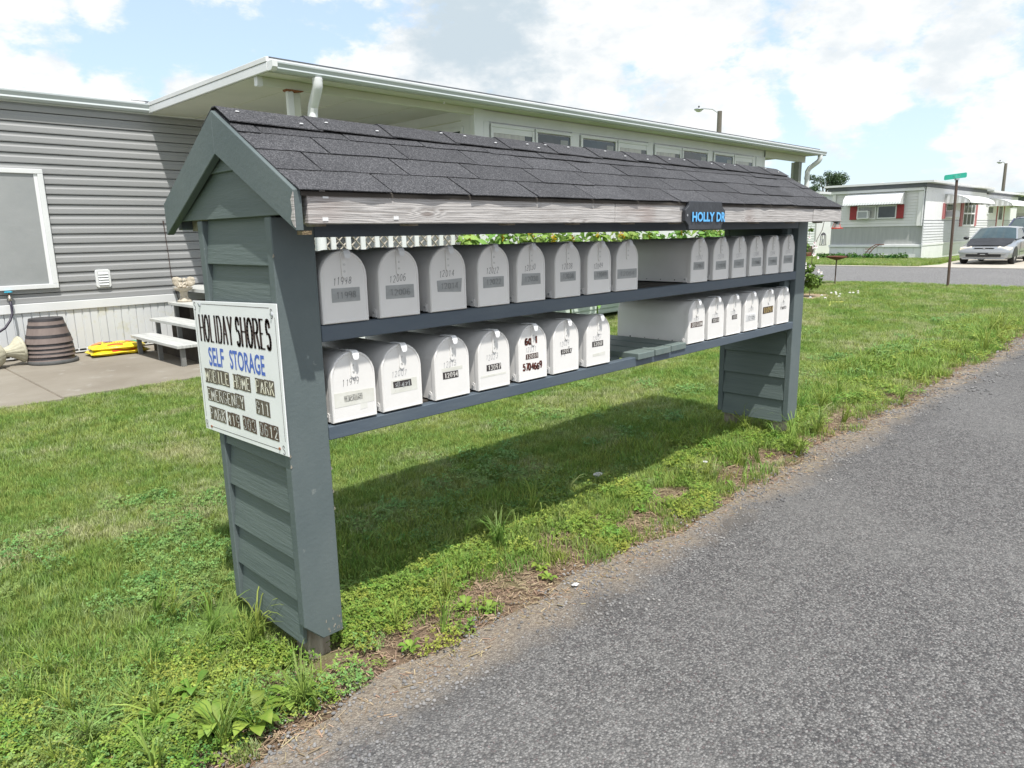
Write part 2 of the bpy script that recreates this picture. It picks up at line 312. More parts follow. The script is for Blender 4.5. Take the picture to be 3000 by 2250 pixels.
M_clovd = veg_mat('deep_clover', (.14, .27, .07), (.20, .32, .09), None, scale=3, rv=.3)
M_plant = veg_mat('broad_leaf', (.12, .26, .035), (.22, .34, .06), None, scale=16, rv=.3)
M_straw = veg_mat('dry_straw', (.36, .28, .19), (.24, .17, .11), None, scale=8, sss=0., rv=.45)
M_leafd = veg_mat('tree_leaf', (.055, .085, .045), (.085, .12, .06), None, scale=.8, rv=.45)
M_leafs = veg_mat('shrub_leaf', (.07, .17, .03), (.12, .23, .04), None, scale=4, rv=.4)
M_hosta = veg_mat('bed_leaf', (.05, .14, .025), (.09, .2, .04), None, scale=2, rv=.4)
M_sunleaf = veg_mat('sunflower_leaf', (.16, .30, .06), (.24, .38, .09), None, scale=3, rv=.25)
M_petal = veg_mat('yellow_petal', (.80, .52, .02), (.85, .62, .05), None, scale=9, rv=.15)
M_wpetal = veg_mat('white_petal', (.82, .80, .80), (.78, .74, .76), None, scale=9, rv=.08)
M_stem = mat('green_stem', (.13, .2, .05), rough=.7); M_bark = mat('bark', (.09, .07, .05), (.15, .12, .09), rough=.9, scale=8)
M_seed = mat('flower_core', (.42, .28, .03), rough=.9); M_pinkc = mat('bloom_eye', (.45, .08, .16), rough=.8)

def ground_mat():
    m = bpy.data.materials.new('lawn_soil'); m.use_nodes = True; t = m.node_tree; N = t.nodes; L = t.links
    p = N['Principled BSDF']; p.inputs['Roughness'].default_value = .95; p.inputs['Specular IOR Level'].default_value = .1
    g = N.new('ShaderNodeNewGeometry')
    def noise(s, d, r_=.65):
        n = N.new('ShaderNodeTexNoise'); n.inputs['Scale'].default_value = s; n.inputs['Detail'].default_value = d; n.inputs['Roughness'].default_value = r_; L.new(g.outputs['Position'], n.inputs['Vector']); return n.outputs['Fac']
    def rg(f, lo, hi, to=1.):
        r = N.new('ShaderNodeMapRange'); L.new(f, r.inputs[0]); r.inputs[1].default_value = lo; r.inputs[2].default_value = hi; r.inputs[4].default_value = to; return r.outputs[0]
    def mixc(f, x_, y_):
        x = N.new('ShaderNodeMix'); x.data_type = 'RGBA'; L.new(f, x.inputs[0])
        for i, v in ((6, x_), (7, y_)):
            if isinstance(v, tuple): x.inputs[i].default_value = (*v, 1)
            else: L.new(v, x.inputs[i])
        return x.outputs[2]
    green = mixc(rg(noise(.9, 6), .4, .6), (.13, .22, .05), (.22, .27, .09))
    green = mixc(rg(noise(26, 6), .4, .65), green, (.13, .20, .055))
    soil = mixc(rg(noise(30, 8, .8), .38, .62), (.135, .09, .062), (.25, .185, .13))
    soil = mixc(rg(noise(150, 3), .58, .66), soil, (.38, .30, .23))
    sx = N.new('ShaderNodeSeparateXYZ'); L.new(g.outputs['Position'], sx.inputs[0])
    a = N.new('ShaderNodeMath'); a.operation = 'MULTIPLY_ADD'; L.new(noise(2.6, 6), a.inputs[0]); a.inputs[1].default_value = -1.1; L.new(sx.outputs['Y'], a.inputs[2])
    col = mixc(rg(a.outputs[0], -.60, -.12), soil, green)
    L.new(col, p.inputs['Base Color'])
    b = N.new('ShaderNodeBump'); b.inputs['Strength'].default_value = .8; b.inputs['Distance'].default_value = .02; L.new(noise(45, 8, .8), b.inputs['Height']); L.new(b.outputs[0], p.inputs['Normal'])
    return m
M_ground = ground_mat()
def asphalt_mat(name, edge=True, base=(.075, .075, .078), hi=(.27, .265, .26), cs=135.):
    m = bpy.data.materials.new(name); m.use_nodes = True; t = m.node_tree; N = t.nodes; L = t.links
    p = N['Principled BSDF']; p.inputs['Roughness'].default_value = .9; p.inputs['Specular IOR Level'].default_value = .25
    g = N.new('ShaderNodeNewGeometry')
    def noise(s, d, r_=.65, st=(1, 1, 1)):
        mp = N.new('ShaderNodeMapping'); mp.inputs['Scale'].default_value = st; L.new(g.outputs['Position'], mp.inputs[0])
        n = N.new('ShaderNodeTexNoise'); n.inputs['Scale'].default_value = s; n.inputs['Detail'].default_value = d; n.inputs['Roughness'].default_value = r_; L.new(mp.outputs[0], n.inputs['Vector']); return n.outputs['Fac']
    def rg(f, lo, hi_, to=1., fr=0.):
        r = N.new('ShaderNodeMapRange'); L.new(f, r.inputs[0]); r.inputs[1].default_value = lo; r.inputs[2].default_value = hi_; r.inputs[3].default_value = fr; r.inputs[4].default_value = to; return r.outputs[0]
    def mixc(f, x_, y_):
        x = N.new('ShaderNodeMix'); x.data_type = 'RGBA'; L.new(f, x.inputs[0])
        for i, v in ((6, x_), (7, y_)):
            if isinstance(v, tuple): x.inputs[i].default_value = (*v, 1)
            else: L.new(v, x.inputs[i])
        return x.outputs[2]
    v = N.new('ShaderNodeTexVoronoi'); v.inputs['Scale'].default_value = cs; L.new(g.outputs['Position'], v.inputs['Vector'])
    bw = N.new('ShaderNodeRGBToBW'); L.new(v.outputs['Color'], bw.inputs[0])
    r = N.new('ShaderNodeValToRGB'); L.new(bw.outputs[0], r.inputs[0])
    r.color_ramp.elements[0].position = .22; r.color_ramp.elements[0].color = (*base, 1)
    r.color_ramp.elements[1].position = .86; r.color_ramp.elements[1].color = (*hi, 1)
    e = r.color_ramp.elements.new(.55); e.color = (.165, .163, .160, 1)
    red = mixc(rg(noise(70, 2), .62, .66, .55), r.outputs[0], (.13, .07, .075))
    dk = mixc(rg(v.outputs['Distance'], .35, .8, .6), red, (.07, .065, .064))     # tar between the chips
    pat = mixc(rg(noise(1.1, 7, .7), .55, .75, .35), dk, (.06, .06, .062))
    pat = mixc(rg(noise(22, 5, .7), .5, .68, .5), pat, (.055, .052, .054)); pat = mixc(rg(noise(9, 5, .7), .52, .7, .25), pat, (.25, .245, .24))
    lt = mixc(rg(noise(.55, 5, .6), .5, .72, .25), pat, (.26, .255, .245))
    col = lt
    if edge:
        sx = N.new('ShaderNodeSeparateXYZ'); L.new(g.outputs['Position'], sx.inputs[0])
        a = N.new('ShaderNodeMath'); a.operation = 'MULTIPLY_ADD'; L.new(noise(3.2, 7, .7), a.inputs[0]); a.inputs[1].default_value = .42; L.new(sx.outputs['Y'], a.inputs[2])
        sand = mixc(rg(noise(60, 5, .8), .4, .62), (.17, .135, .105), (.34, .295, .235))
        col = mixc(rg(a.outputs[0], -.30, -.14, .85), lt, sand)
        b2 = N.new('ShaderNodeMath'); b2.operation = 'MULTIPLY_ADD'; L.new(noise(1.7, 6, .7), b2.inputs[0]); b2.inputs[1].default_value = .5; L.new(sx.outputs['Y'], b2.inputs[2])
        # dark tar seam just inside the edge
        s1 = rg(b2.outputs[0], -.36, -.27, .7); s2 = rg(b2.outputs[0], -.20, -.13, 1., 0.)
        sub = N.new('ShaderNodeMath'); sub.operation = 'SUBTRACT'; sub.use_clamp = True; L.new(s1, sub.inputs[0]); L.new(s2, sub.inputs[1])
        mm = N.new('ShaderNodeMath'); mm.operation = 'MULTIPLY'; L.new(sub.outputs[0], mm.inputs[0]); L.new(rg(noise(1.3, 5), .50, .66, .7), mm.inputs[1])
        col = mixc(mm.outputs[0], col, (.08, .077, .076))
    L.new(col, p.inputs['Base Color'])
    b = N.new('ShaderNodeBump'); b.inputs['Strength'].default_value = .9; b.inputs['Distance'].default_value = .006
    inv = N.new('ShaderNodeMath'); inv.operation = 'SUBTRACT'; inv.inputs[0].default_value = 1; L.new(v.outputs['Distance'], inv.inputs[1])
    ad = N.new('ShaderNodeMath'); ad.operation = 'ADD'; L.new(inv.outputs[0], ad.inputs[0]); L.new(bw.outputs[0], ad.inputs[1])
    L.new(ad.outputs[0], b.inputs['Height']); L.new(b.outputs[0], p.inputs['Normal'])
    return m
M_asph = asphalt_mat('chip_seal'); M_asph2 = asphalt_mat('street_asphalt', edge=False, base=(.20, .20, .205), hi=(.38, .38, .375), cs=60.)
M_pebble = mat('pebble', (.15, .15, .155), (.25, .24, .23), rough=.85, scale=3, world_co=True, rand=.35)

ORD = ['first', 'second', 'third', 'fourth', 'fifth', 'sixth', 'seventh', 'eighth', 'ninth', 'tenth', 'eleventh', 'twelfth', 'thirteenth', 'fourteenth', 'fifteenth', 'sixteenth']
# ------------------------------------------------------------------ mesh helpers
class MB:
    def __init__(s): s.v = []; s.f = []; s.m = []; s.cur = 0
    def add(s, vs, fs):
        b = len(s.v); s.v += [tuple(p) for p in vs]
        for f in fs: s.f.append(tuple(b+i for i in f)); s.m.append(s.cur)
        return s
    def box(s, a, b):
        x0, y0, z0 = a; x1, y1, z1 = b
        return s.add([(x0, y0, z0), (x1, y0, z0), (x1, y1, z0), (x0, y1, z0), (x0, y0, z1), (x1, y0, z1), (x1, y1, z1), (x0, y1, z1)],
                     [(0, 3, 2, 1), (4, 5, 6, 7), (0, 1, 5, 4), (1, 2, 6, 5), (2, 3, 7, 6), (3, 0, 4, 7)])
    def hexa(s, bot, top):
        return s.add(list(bot)+list(top), [(0, 3, 2, 1), (4, 5, 6, 7), (0, 1, 5, 4), (1, 2, 6, 5), (2, 3, 7, 6), (3, 0, 4, 7)])
    def prism(s, poly, axis, a, b):          # poly of 2D points extruded along axis
        def P(p, t):
            return (t, p[0], p[1]) if axis == 'x' else (p[0], t, p[1]) if axis == 'y' else (p[0], p[1], t)
        n = len(poly); vs = [P(p, a) for p in poly]+[P(p, b) for p in poly]
        fs = [tuple(range(n))[::-1], tuple(range(n, 2*n))]+[(i, (i+1) % n, n+(i+1) % n, n+i) for i in range(n)]
        return s.add(vs, fs)
    def bar(s, p, q, w, h, up=(0, 0, 1)):
        p = Vector(p); q = Vector(q); d = (q-p).normalized(); r = d.cross(Vector(up))
        if r.length < 1e-4: r = d.cross(Vector((1, 0, 0)))
        r.normalize(); u = r.cross(d)
        o = [(-w/2, -h/2), (w/2, -h/2), (w/2, h/2), (-w/2, h/2)]
        return s.hexa([p+r*a+u*b for a, b in o], [q+r*a+u*b for a, b in o])
    def tube(s, pts, rad, n=8, caps=True):
        pts = [Vector(p) for p in pts]; k = len(pts); rad = rad if isinstance(rad, (list, tuple)) else [rad]*k
        vs = []; prev = None
        for i, p in enumerate(pts):
            d = (pts[min(i+1, k-1)]-pts[max(i-1, 0)]).normalized()
            if prev is None:
                a = Vector((0, 0, 1)) if abs(d.z) < .9 else Vector((1, 0, 0)); r = d.cross(a).normalized()
            else: r = (prev-d*prev.dot(d)).normalized()
            prev = r; u = r.cross(d)
            for j in range(n):
                t = 2*math.pi*j/n; vs.append(p+(r*math.cos(t)+u*math.sin(t))*rad[i])
        fs = [(i*n+j, i*n+(j+1) % n, (i+1)*n+(j+1) % n, (i+1)*n+j) for i in range(k-1) for j in range(n)]
        if caps: fs += [tuple(range(n)), tuple(range((k-1)*n, k*n))[::-1]]
        return s.add(vs, fs)
    def lathe(s, prof, n=20, c=(0, 0, 0), flute=0, fa=0.):
        vs = []; k = len(prof)
        for r, z in prof:
            for j in range(n):
                t = 2*math.pi*j/n; rr = r*(1+fa*math.cos(flute*t)) if flute else r
                vs.append((c[0]+rr*math.cos(t), c[1]+rr*math.sin(t), c[2]+z))
        fs = [(i*n+j, i*n+(j+1) % n, (i+1)*n+(j+1) % n, (i+1)*n+j) for i in range(k-1) for j in range(n)]
        if prof[0][0] > 1e-5: fs.append(tuple(range(n))[::-1])
        if prof[-1][0] > 1e-5: fs.append(tuple(range((k-1)*n, k*n)))
        return s.add(vs, fs)
    def ell(s, c, r, n=10, m=6):
        prof = [(max(math.sin(math.pi*i/m), 1e-4), -math.cos(math.pi*i/m)) for i in range(m+1)]
        vs = []
        for a, z in prof:
            for j in range(n): t = 2*math.pi*j/n; vs.append((c[0]+r[0]*a*math.cos(t), c[1]+r[1]*a*math.sin(t), c[2]+r[2]*z))
        return s.add(vs, [(i*n+j, i*n+(j+1) % n, (i+1)*n+(j+1) % n, (i+1)*n+j) for i in range(m) for j in range(n)])
    def mesh(s, name, mats, smooth=False, bevel=0.):
        me = bpy.data.meshes.new(name); me.from_pydata(s.v, [], s.f)
        mats = mats if isinstance(mats, (list, tuple)) else [mats]
        for m in mats: me.materials.append(m)
        if len(mats) > 1: me.polygons.foreach_set('material_index', s.m)
        if smooth: me.polygons.foreach_set('use_smooth', [True]*len(me.polygons))
        me.update()
        bm = bmesh.new(); bm.from_mesh(me); bmesh.ops.recalc_face_normals(bm, faces=bm.faces)
        if bevel: bmesh.ops.bevel(bm, geom=[e for e in bm.edges if len(e.link_faces) == 2 and e.calc_face_angle(0) > .6], offset=bevel, segments=1, affect='EDGES')
        bm.to_mesh(me); bm.free()
        return me
    def obj(s, name, mats, parent=None, smooth=False, bevel=0., **kw):
        return link(name, s.mesh(name, mats, smooth, bevel), parent, **kw)
def link(name, me, parent=None, loc=None, rot=None, **kw):
    o = bpy.data.objects.new(name, me); COL.objects.link(o)
    if parent is not None: o.parent = parent
    if loc: o.location = loc
    if rot: o.rotation_euler = rot
    for k, v in kw.items(): o[k] = v
    if me is not None and me.name in AUTOSM: pass
    return o
AUTOSM = set()
def thing(name, label, cat, loc=(0, 0, 0), rz=0., group=None):
    o = bpy.data.objects.new(name, None); COL.objects.link(o); o.location = loc; o.rotation_euler = (0, 0, rz); o.empty_display_size = .1
    o['label'] = label; o['category'] = cat
    if group: o['group'] = group
    return o
def local(t, b): return b
def autosmooth(o, ang=35):
    me = o.data; me.polygons.foreach_set('use_smooth', [True]*len(me.polygons))
    try: me.set_sharp_from_angle(angle=R(ang))
    except Exception: pass
    return o

# ---- stroke glyphs --------------------------------------------------------
def arc(cx, cy, rx, ry, a0, a1, n=9): return [(cx+rx*math.cos(R(a0+(a1-a0)*i/n)), cy+ry*math.sin(R(a0+(a1-a0)*i/n))) for i in range(n+1)]
G = {
 '0': [arc(.5, .5, .42, .5, 90, 450, 20)], 'O': [arc(.5, .5, .5, .5, 90, 450, 22)],
 '1': [[(.28, .82), (.55, 1), (.55, 0)]], 'I': [[(.5, 0), (.5, 1)]],
 '2': [arc(.48, .72, .38, .28, 165, -20, 9)+[(.1, 0), (.92, 0)]],
 '3': [arc(.45, .75, .36, .25, 160, -80, 9), arc(.45, .26, .42, .26, 85, -160, 11)],
 '4': [[(.72, 0), (.72, 1), (.06, .3), (.96, .3)]],
 '5': [[(.86, 1), (.24, 1), (.18, .56)]+arc(.46, .33, .42, .33, 125, -155, 12)],
 '6': [[(.82, .92)]+arc(.54, .5, .46, .5, 70, 180, 6)+arc(.5, .3, .4, .3, 180, 520, 14)],
 '7': [[(.06, 1), (.94, 1), (.4, 0)]],
 '8': [arc(.5, .74, .34, .26, -90, 270, 14), arc(.5, .25, .42, .25, 90, 450, 14)],
 '9': [arc(.5, .7, .4, .3, 0, 360, 14)+[(.9, .62), (.86, .3), (.62, 0)]],
 'H': [[(0, 0), (0, 1)], [(1, 0), (1, 1)], [(0, .52), (1, .52)]],
 'L': [[(0.05, 1), (0.05, 0)], [(.05, 0), (.92, 0)]],
 'D': [[(0.03, 0), (0.03, 1)], [(.03, 1), (.45, 1)]+arc(.45, .5, .52, .5, 90, -90, 12)+[(.03, 0)]],
 'A': [[(0, 0), (.5, 1)], [(.5, 1), (1, 0)], [(.18, .36), (.82, .36)]],
 'Y': [[(0, 1), (.5, .45), (.5, 0)], [(1, 1), (.5, .45)]],
 'S': [[(.88, .76)]+arc(.48, .75, .38, .25, 30, 240, 10)+arc(.5, .26, .42, .27, 75, -150, 12)],
 'R': [[(0.03, 0), (0.03, 1)], [(.03, 1), (.5, 1)]+arc(.5, .76, .42, .24, 90, -90, 9)+[(.03, .52)], [(.55, .52), (.98, 0)]],
 'E': [[(0.04, 0), (0.04, 1)], [(.04, 1), (.9, 1)], [(.04, .52), (.66, .52)], [(.04, 0), (.94, 0)]],
 'F': [[(0.04, 0), (0.04, 1)], [(.04, 1), (.9, 1)], [(.04, .52), (.7, .52)]],
 'M': [[(0, 0), (0, 1), (.5, .2), (1, 1), (1, 0)]], 'N': [[(0, 0), (0, 1), (1, 0), (1, 1)]],
 'B': [[(0.03, 0), (0.03, 1)], [(.03, 1), (.48, 1)]+arc(.48, .77, .38, .23, 90, -90, 8)+[(.03, .54)], [(.48, .54)]+arc(.5, .27, .45, .27, 90, -90, 9)+[(.03, 0)]],
 'P': [[(0.03, 0), (0.03, 1)], [(.03, 1), (.5, 1)]+arc(.5, .74, .44, .26, 90, -90, 9)+[(.03, .48)]],
 'K': [[(0.03, 0), (0.03, 1)], [(.95, 1), (.05, .42)], [(.3, .6), (1, 0)]],
 'G': [arc(.52, .5, .48, .5, 45, 325, 16)+[(.93, .42), (.6, .42)]],
 'C': [arc(.52, .5, .48, .5, 45, 318, 16)],
 'U': [[(.03, 1), (.03, .3)]+arc(.5, .3, .47, .3, 180, 360, 10)+[(.97, 1)]],
 'T': [[(0, 1), (1, 1)], [(.5, 1), (.5, 0)]], 'V': [[(0, 1), (.5, 0), (1, 1)]], 'W': [[(0, 1), (.27, 0), (.5, .8), (.73, 0), (1, 1)]],
}
def strokes(text, W, H, thick, thin=None, serif=0., gap=.28, slant=0., jit=0., seed=0):
    """2D quads for a line of text: W = full width, H = cap height. Returns list of quads (u,v)."""
    rr = random.Random(seed); n = len(text)
    wid = [(.38 if c == 'I' else .86 if c in 'LEFS' else 1.) if serif and n > 1 else 1. for c in text]
    cw = W/(sum(wid)+gap*(n-1)); px = [cw*(sum(wid[:i])+gap*i) for i in range(n)]
    thin = thick if thin is None else thin; out = []
    for i, ch in enumerate(text):
        if ch not in G: continue
        ox = px[i]; wch = wid[i] if ch != 'I' or wid[i] == 1. else 1.; shx = (wid[i]-1)*cw/2 if ch == 'I' else 0.
        jx = rr.uniform(-jit, jit)*cw; jy = rr.uniform(-jit, jit)*H; js = 1+rr.uniform(-jit, jit)
        for st in G[ch]:
            pts = [(ox+shx+p[0]*cw*wch+jx+(p[1]*H)*slant, p[1]*H*js+jy) for p in st]
            for k, (a, b) in enumerate(zip(pts[:-1], pts[1:])):
                dx, dy = b[0]-a[0], b[1]-a[1]; l = math.hypot(dx, dy)
                if l < 1e-7: continue
                w = thin+(thick-thin)*min(1, (abs(dy)/l)**1.3*1.1); nx, ny = -dy/l*w/2, dx/l*w/2
                ex, ey = dx/l*w*.2, dy/l*w*.2
                out.append([(a[0]+nx-ex, a[1]+ny-ey), (a[0]-nx-ex, a[1]-ny-ey), (b[0]-nx+ex, b[1]-ny+ey), (b[0]+nx+ex, b[1]+ny+ey)])
            if serif:
                for e, q in ((pts[0], pts[1]), (pts[-1], pts[-2])):
                    if (abs(e[1]) < .03*H or abs(e[1]-H) < .03*H) and abs(e[0]-q[0]) < abs(e[1]-q[1])*.6:
                        s_ = -1 if e[1] > H/2 else 1; y0 = e[1]; y1 = e[1]+s_*thin*1.3
                        out.append([(e[0]-serif, min(y0, y1)), (e[0]+serif, min(y0, y1)), (e[0]+serif, max(y0, y1)), (e[0]-serif, max(y0, y1))])
    return out
def quads_mesh(name, quads, f, m, parent, depth=None, **kw):
    b = MB()
    for q in quads: b.add([f(*p) for p in q], [(0, 1, 2, 3)])
    return b.obj(name, m, parent, **kw)
def font_obj(name, text, W, H, f, m, parent, bold=.03):
    cu = bpy.data.curves.new('tmp', 'FONT'); cu.body = text; cu.size = 1; cu.offset = bold; cu.resolution_u = 3
    o = bpy.data.objects.new('tmp', cu); me = bpy.data.meshes.new_from_object(o)
    co = np.array([v.co[:] for v in me.vertices]); mn = co.min(0); mxx = co.max(0)
    for v in me.vertices:
        v.co = f((v.co.x-mn[0])/(mxx[0]-mn[0])*W, (v.co.y-mn[1])/(mxx[1]-mn[1])*H)
    me.materials.clear(); me.materials.append(m); me.name = name
    bpy.data.objects.remove(o)
    return link(name, me, parent)

# ================================================================== GROUND
def sheet(name, pts, z, m, **kw):
    b = MB(); b.add([(x, y, z) for x, y in pts], [tuple(range(len(pts)))]); o = b.obj(name, m, **kw); return o
def gz(x, y): return 0.
sheet('lawn', [(-60, -60), (160, -60), (160, 140), (-60, 140)], -.012, M_ground, kind='structure')
edge = []
x = -8.
def ye(x): return -.27+.035*math.sin(x*2.1)+.03*math.sin(x*5.3+1)+.018*math.sin(x*13)
while x < 19.3: edge.append((x, ye(x)+rnd.uniform(-.012, .012))); x += .09
sheet('road', [(-8, -7)]+[(19.3, -7), (19.3, -.9), (19.0, -.6), (18.5, -.35)]+[p for p in edge[::-1] if p[0] < 18.4]+[], 0., M_asph, kind='structure')
ns = [(18.95+.05*math.sin(y*1.7)+.25*max(0, 1-abs(y+.6)), y) for y in np.arange(-1., 40, .4)]
sheet('cross_street', [(19.2, -40)]+ns+[(27.3, 40), (27.3, -40)], .004, M_asph2, kind='structure')
sheet('street_curb', [(27.3, -40), (27.3, 40), (27.75, 40), (27.75, -40)], .016, mat('curb_concrete', (.40, .36, .31), (.47, .43, .38), rough=.9, scale=4), kind='structure')
sheet('driveway', [(27.75, 2.2), (27.75, 6.2), (29.5, 5.75), (33, 6.1), (46, 6.3), (46, 2.6), (31, 2.7)], .008, mat('drive_concrete', (.38, .35, .30), (.46, .42, .36), rough=.9, scale=3, world_co=True), kind='structure')
# patio with its control joint
pt = MB(); pt.box((-6, 5.5, -.1), (.62, 8.5, .012)); pt.box((.635, 5.56, -.1), (2.95, 8.5, .014))
pto = pt.obj('patio', M_conc, kind='structure', bevel=.006)
jt = MB().box((.612, 5.5, -.1), (.643, 8.5, .006)).obj('joint', M_joint, pto)

# ================================================================== MAILBOX RACK
D = .5294; L = 3.814; PW = .143
rack = thing('mailbox_rack', 'long roofed timber mailbox rack painted slate grey at the roadside', 'mailbox rack')
def front_post(x0, y0, y1, cut, zb, zt=1.48, nm='post'):
    poly = ([(x0, zb+.065), (x0+.065, zb)] if cut else [(x0, zb)])+[(x0+PW, zb+.0), (x0+PW, zt), (x0, zt)]
    return MB().prism(poly, 'y', y0, y1).obj(nm, M_paint, rack, bevel=.003)
front_post(0, 0, .038, True, .078); front_post(0, D-.038, D, False, .07)
front_post(L-PW, 0, .038, False, .12); front_post(L-PW, D-.038, D, False, .12)
for x0, y0 in ((.03, .045), (.03, D-.13), (L-.12, .045), (L-.12, D-.13)):
    MB().box((x0, y0, -.2), (x0+.085, y0+.085, 1.3)).obj('core_post', M_rawpost, rack, bevel=.003)
MB().box((L-PW-.07, .042, .76), (L-PW-.002, .08, 1.5)).obj('inner_trim', M_paint, rack, bevel=.002)
r_ = random.Random(77)
for i in range(16):
    x = r_.uniform(.075, .138); z = .082+abs(r_.gauss(0, .03)); a = r_.uniform(.002, .007); h = r_.uniform(.002, .012)
    MB().prism([(x, z), (x+a, z+.001), (x+a*.8, z+h), (x+a*.2, z+h*.8)], 'y', -.0009, -.0002).obj('paint_chip', M_rawpost, rack)
for x0, z0 in ((.0, .70), (.0, .735), (.142, .66), (.142, .58), (.142, .52), (.0, 1.36)):
    MB().prism([(x0-.001+.0*i, z0), (x0+.004, z0+.004), (x0+.001, z0+.012)], 'y', -.0012, .004).obj('paint_chip', M_rawpost, rack)
# bevel siding
bots = [.062, .219, .375, .532, .69, .85, 1.01, 1.172, 1.337]
for i, zb in enumerate(bots):
    zt = (bots[i+1] if i+1 < len(bots) else 1.50)+.02
    j = rnd.uniform(-.003, .003)
    for a, sgn in ((0., 1), (L, -1)):
        if sgn < 0: continue
        b = MB(); y0, y1 = .0385, D-.0385
        b.prism([(.006, zb+j), (.024, zb+j), (.034, zt), (.026, zt)], 'y', y0, y1)
        b.obj('siding_board', M_painth, rack, bevel=.0015)
fb = [.108, .262, .418, .575, .73, .89, 1.05, 1.21, 1.34]
for i, zb in enumerate(fb):
    zt = (fb[i+1] if i+1 < len(fb) else 1.50)+.02
    x0 = L-PW
    MB().prism([(x0-.004, zb), (x0+.016, zb), (x0+.028, zt), (x0+.018, zt)], 'y', .039, D-.039).obj('siding_board', M_painth, rack, bevel=.0015)
    MB().prism([(L-.006, zb), (L-.024, zb), (L-.034, zt), (L-.026, zt)], 'y', .039, D-.039).obj('siding_board', M_painth, rack, bevel=.0015)
    # inner cladding of the near end
    MB().prism([(.125, zb), (.105, zb), (.098, zt), (.106, zt)], 'y', .039, D-.039).obj('siding_board', M_painth, rack, bevel=.0015)
# gable aprons
for xa, s in ((.0, 1), (L, -1)):
    def GX(t): return xa+s*t
    b = MB(); y0_, y1_ = -.115, D+.115
    def tri(z0, z1, xo, xi):      # horizontal strip of the gable between z0 and z1, bottom lip proud
        def w(z): return max(.003, (1.708-z)/.56)
        return [(GX(xo), D/2-w(z0), z0), (GX(xo+.012), D/2-w(z0), z0), (GX(xo+.012), D/2+w(z0), z0), (GX(xo), D/2+w(z0), z0)], [(GX(xi), D/2-w(z1), z1), (GX(xi+.006), D/2-w(z1), z1), (GX(xi+.006), D/2+w(z1), z1), (GX(xi), D/2+w(z1), z1)]
    for z0, z1 in ((1.483, 1.645), (1.627, 1.700)):
        q0, q1 = tri(z0, z1, -.0035, .008); MB().hexa(q0, q1).obj('gable_board', M_painth, rack, bevel=.0012)
# rails and headers
YF, YB = -.2002, D+.2002
for z0, z1 in ((.7617, .808), (1.088, 1.141)):
    MB().box((PW+.001, 0., z0), (L-PW-.001, .038, z1)).obj('shelf_rail', M_rail, rack, bevel=.0025)
    MB().box((PW+.001, D-.038, z0), (L-PW-.001, D, z1)).obj('shelf_rail', M_rail, rack, bevel=.0025)
for y0 in (.002, D-.04):
    MB().box((PW+.001, y0, 1.418), (L-PW-.001, y0+.038, 1.507)).obj('header_beam', M_rail, rack, bevel=.0025)
for z in (.79, 1.122):
    for y0 in (.05, .20, .35):
        if z > 1: MB().box((PW+.001, y0, z), (L-PW-.001, y0+.125, z+.018)).obj('shelf_board', M_darkwood, rack)
for a, b_ in ((PW+.003, 1.66), (2.345, L-PW-.003)):
    for y0 in (.045, .20, .355):
        MB().box((a, y0, .79), (b_, y0+.13, .811)).obj('shelf_board', M_darkwood, rack)
for x0, y0, dz in ((1.872, -.018, 0), (2.029, -.014, .001), (2.186, -.008, .002)):
    MB().box((x0-.005, y0, .796), (x0+.136, .50, .828+dz)).obj('plank', M_plank, rack, bevel=.003)
MB().box((1.80, .10, .775), (1.872, .17, .80)).obj('cross_block', M_plank, rack, bevel=.002)
# rafters with tails showing below the fascia
for x0 in (.05, .385, .83, 1.2, 1.575, 1.95, 2.33, 2.74, 3.2, 3.6):
    for s in (1, -1):
        def Y(y): return y if s > 0 else D-y
        b = MB(); b.prism([(Y(-.163), 1.448), (Y(-.163), 1.515), (Y(.262), 1.755), (Y(.262), 1.70), (Y(-.12), 1.448)], 'x', x0, x0+.038)
        b.obj('rafter', M_rawpost, rack)
# roof deck
OXN, OXF = -.012, 3.828
sl = (1.815-1.552)/(D/2-YF)
for s in (1, -1):
    def Y(y): return y if s > 0 else D-y
    b = MB(); b.prism([(Y(YF-.004), 1.530), (Y(D/2), 1.530+sl*(D/2-YF)), (Y(D/2), 1.542+sl*(D/2-YF)), (Y(YF-.004), 1.548-.006)], 'x', OXN+.004, OXF-.004)
    b.obj('roof_deck', M_darkwood, rack)
# fascia: weathered front board in three lengths, painted back board
fxs = [(.012, 1.42), (1.4225, 3.395), (3.3975, 3.829)]
for i, (a, b_) in enumerate(fxs):
    dz = (0, 0, .002)[i]
    o = MB().box((a, YF+(-.004 if i == 2 else 0), 1.454+dz), (b_, YF+.035, 1.5365+dz)).obj('fascia_board', M_weath, rack, bevel=.0025)
MB().box((.012, YB-.035, 1.454), (3.829, YB, 1.5365)).obj('fascia_board', M_paint, rack, bevel=.0025)
# rake boards
def rake(xa, xb, m):
    for s in (1, -1):
        def Y(y): return y if s > 0 else D-y
        b = MB(); b.prism([(Y(YF+.0), 1.436), (Y(YF+.0), 1.547), (Y(D/2-.0006), 1.808), (Y(D/2-.0006), 1.678), ], 'x', xa, xb)
        b.obj('rake_board', m, rack, bevel=.002)
rake(-.030, -.0045, M_paint); rake(3.792, 3.8265, M_paint)
# corner damage: raw wood showing on the near rake tail
MB().prism([(YF-.003, 1.445), (YF-.003, 1.54), (YF+.012, 1.52), (YF+.008, 1.49), (YF+.018, 1.47), (YF+.006, 1.45)], 'x', -.0325, -.0302).obj('bare_wood_patch', M_weath, rack)
MB().box((-.01, YF+.002, 1.425), (.02, YF+.03, 1.4358)).obj('rotten_tip', mat('rot', (.30, .24, .14), (.14, .09, .05), rough=.95, scale=60, bump=1), rack)
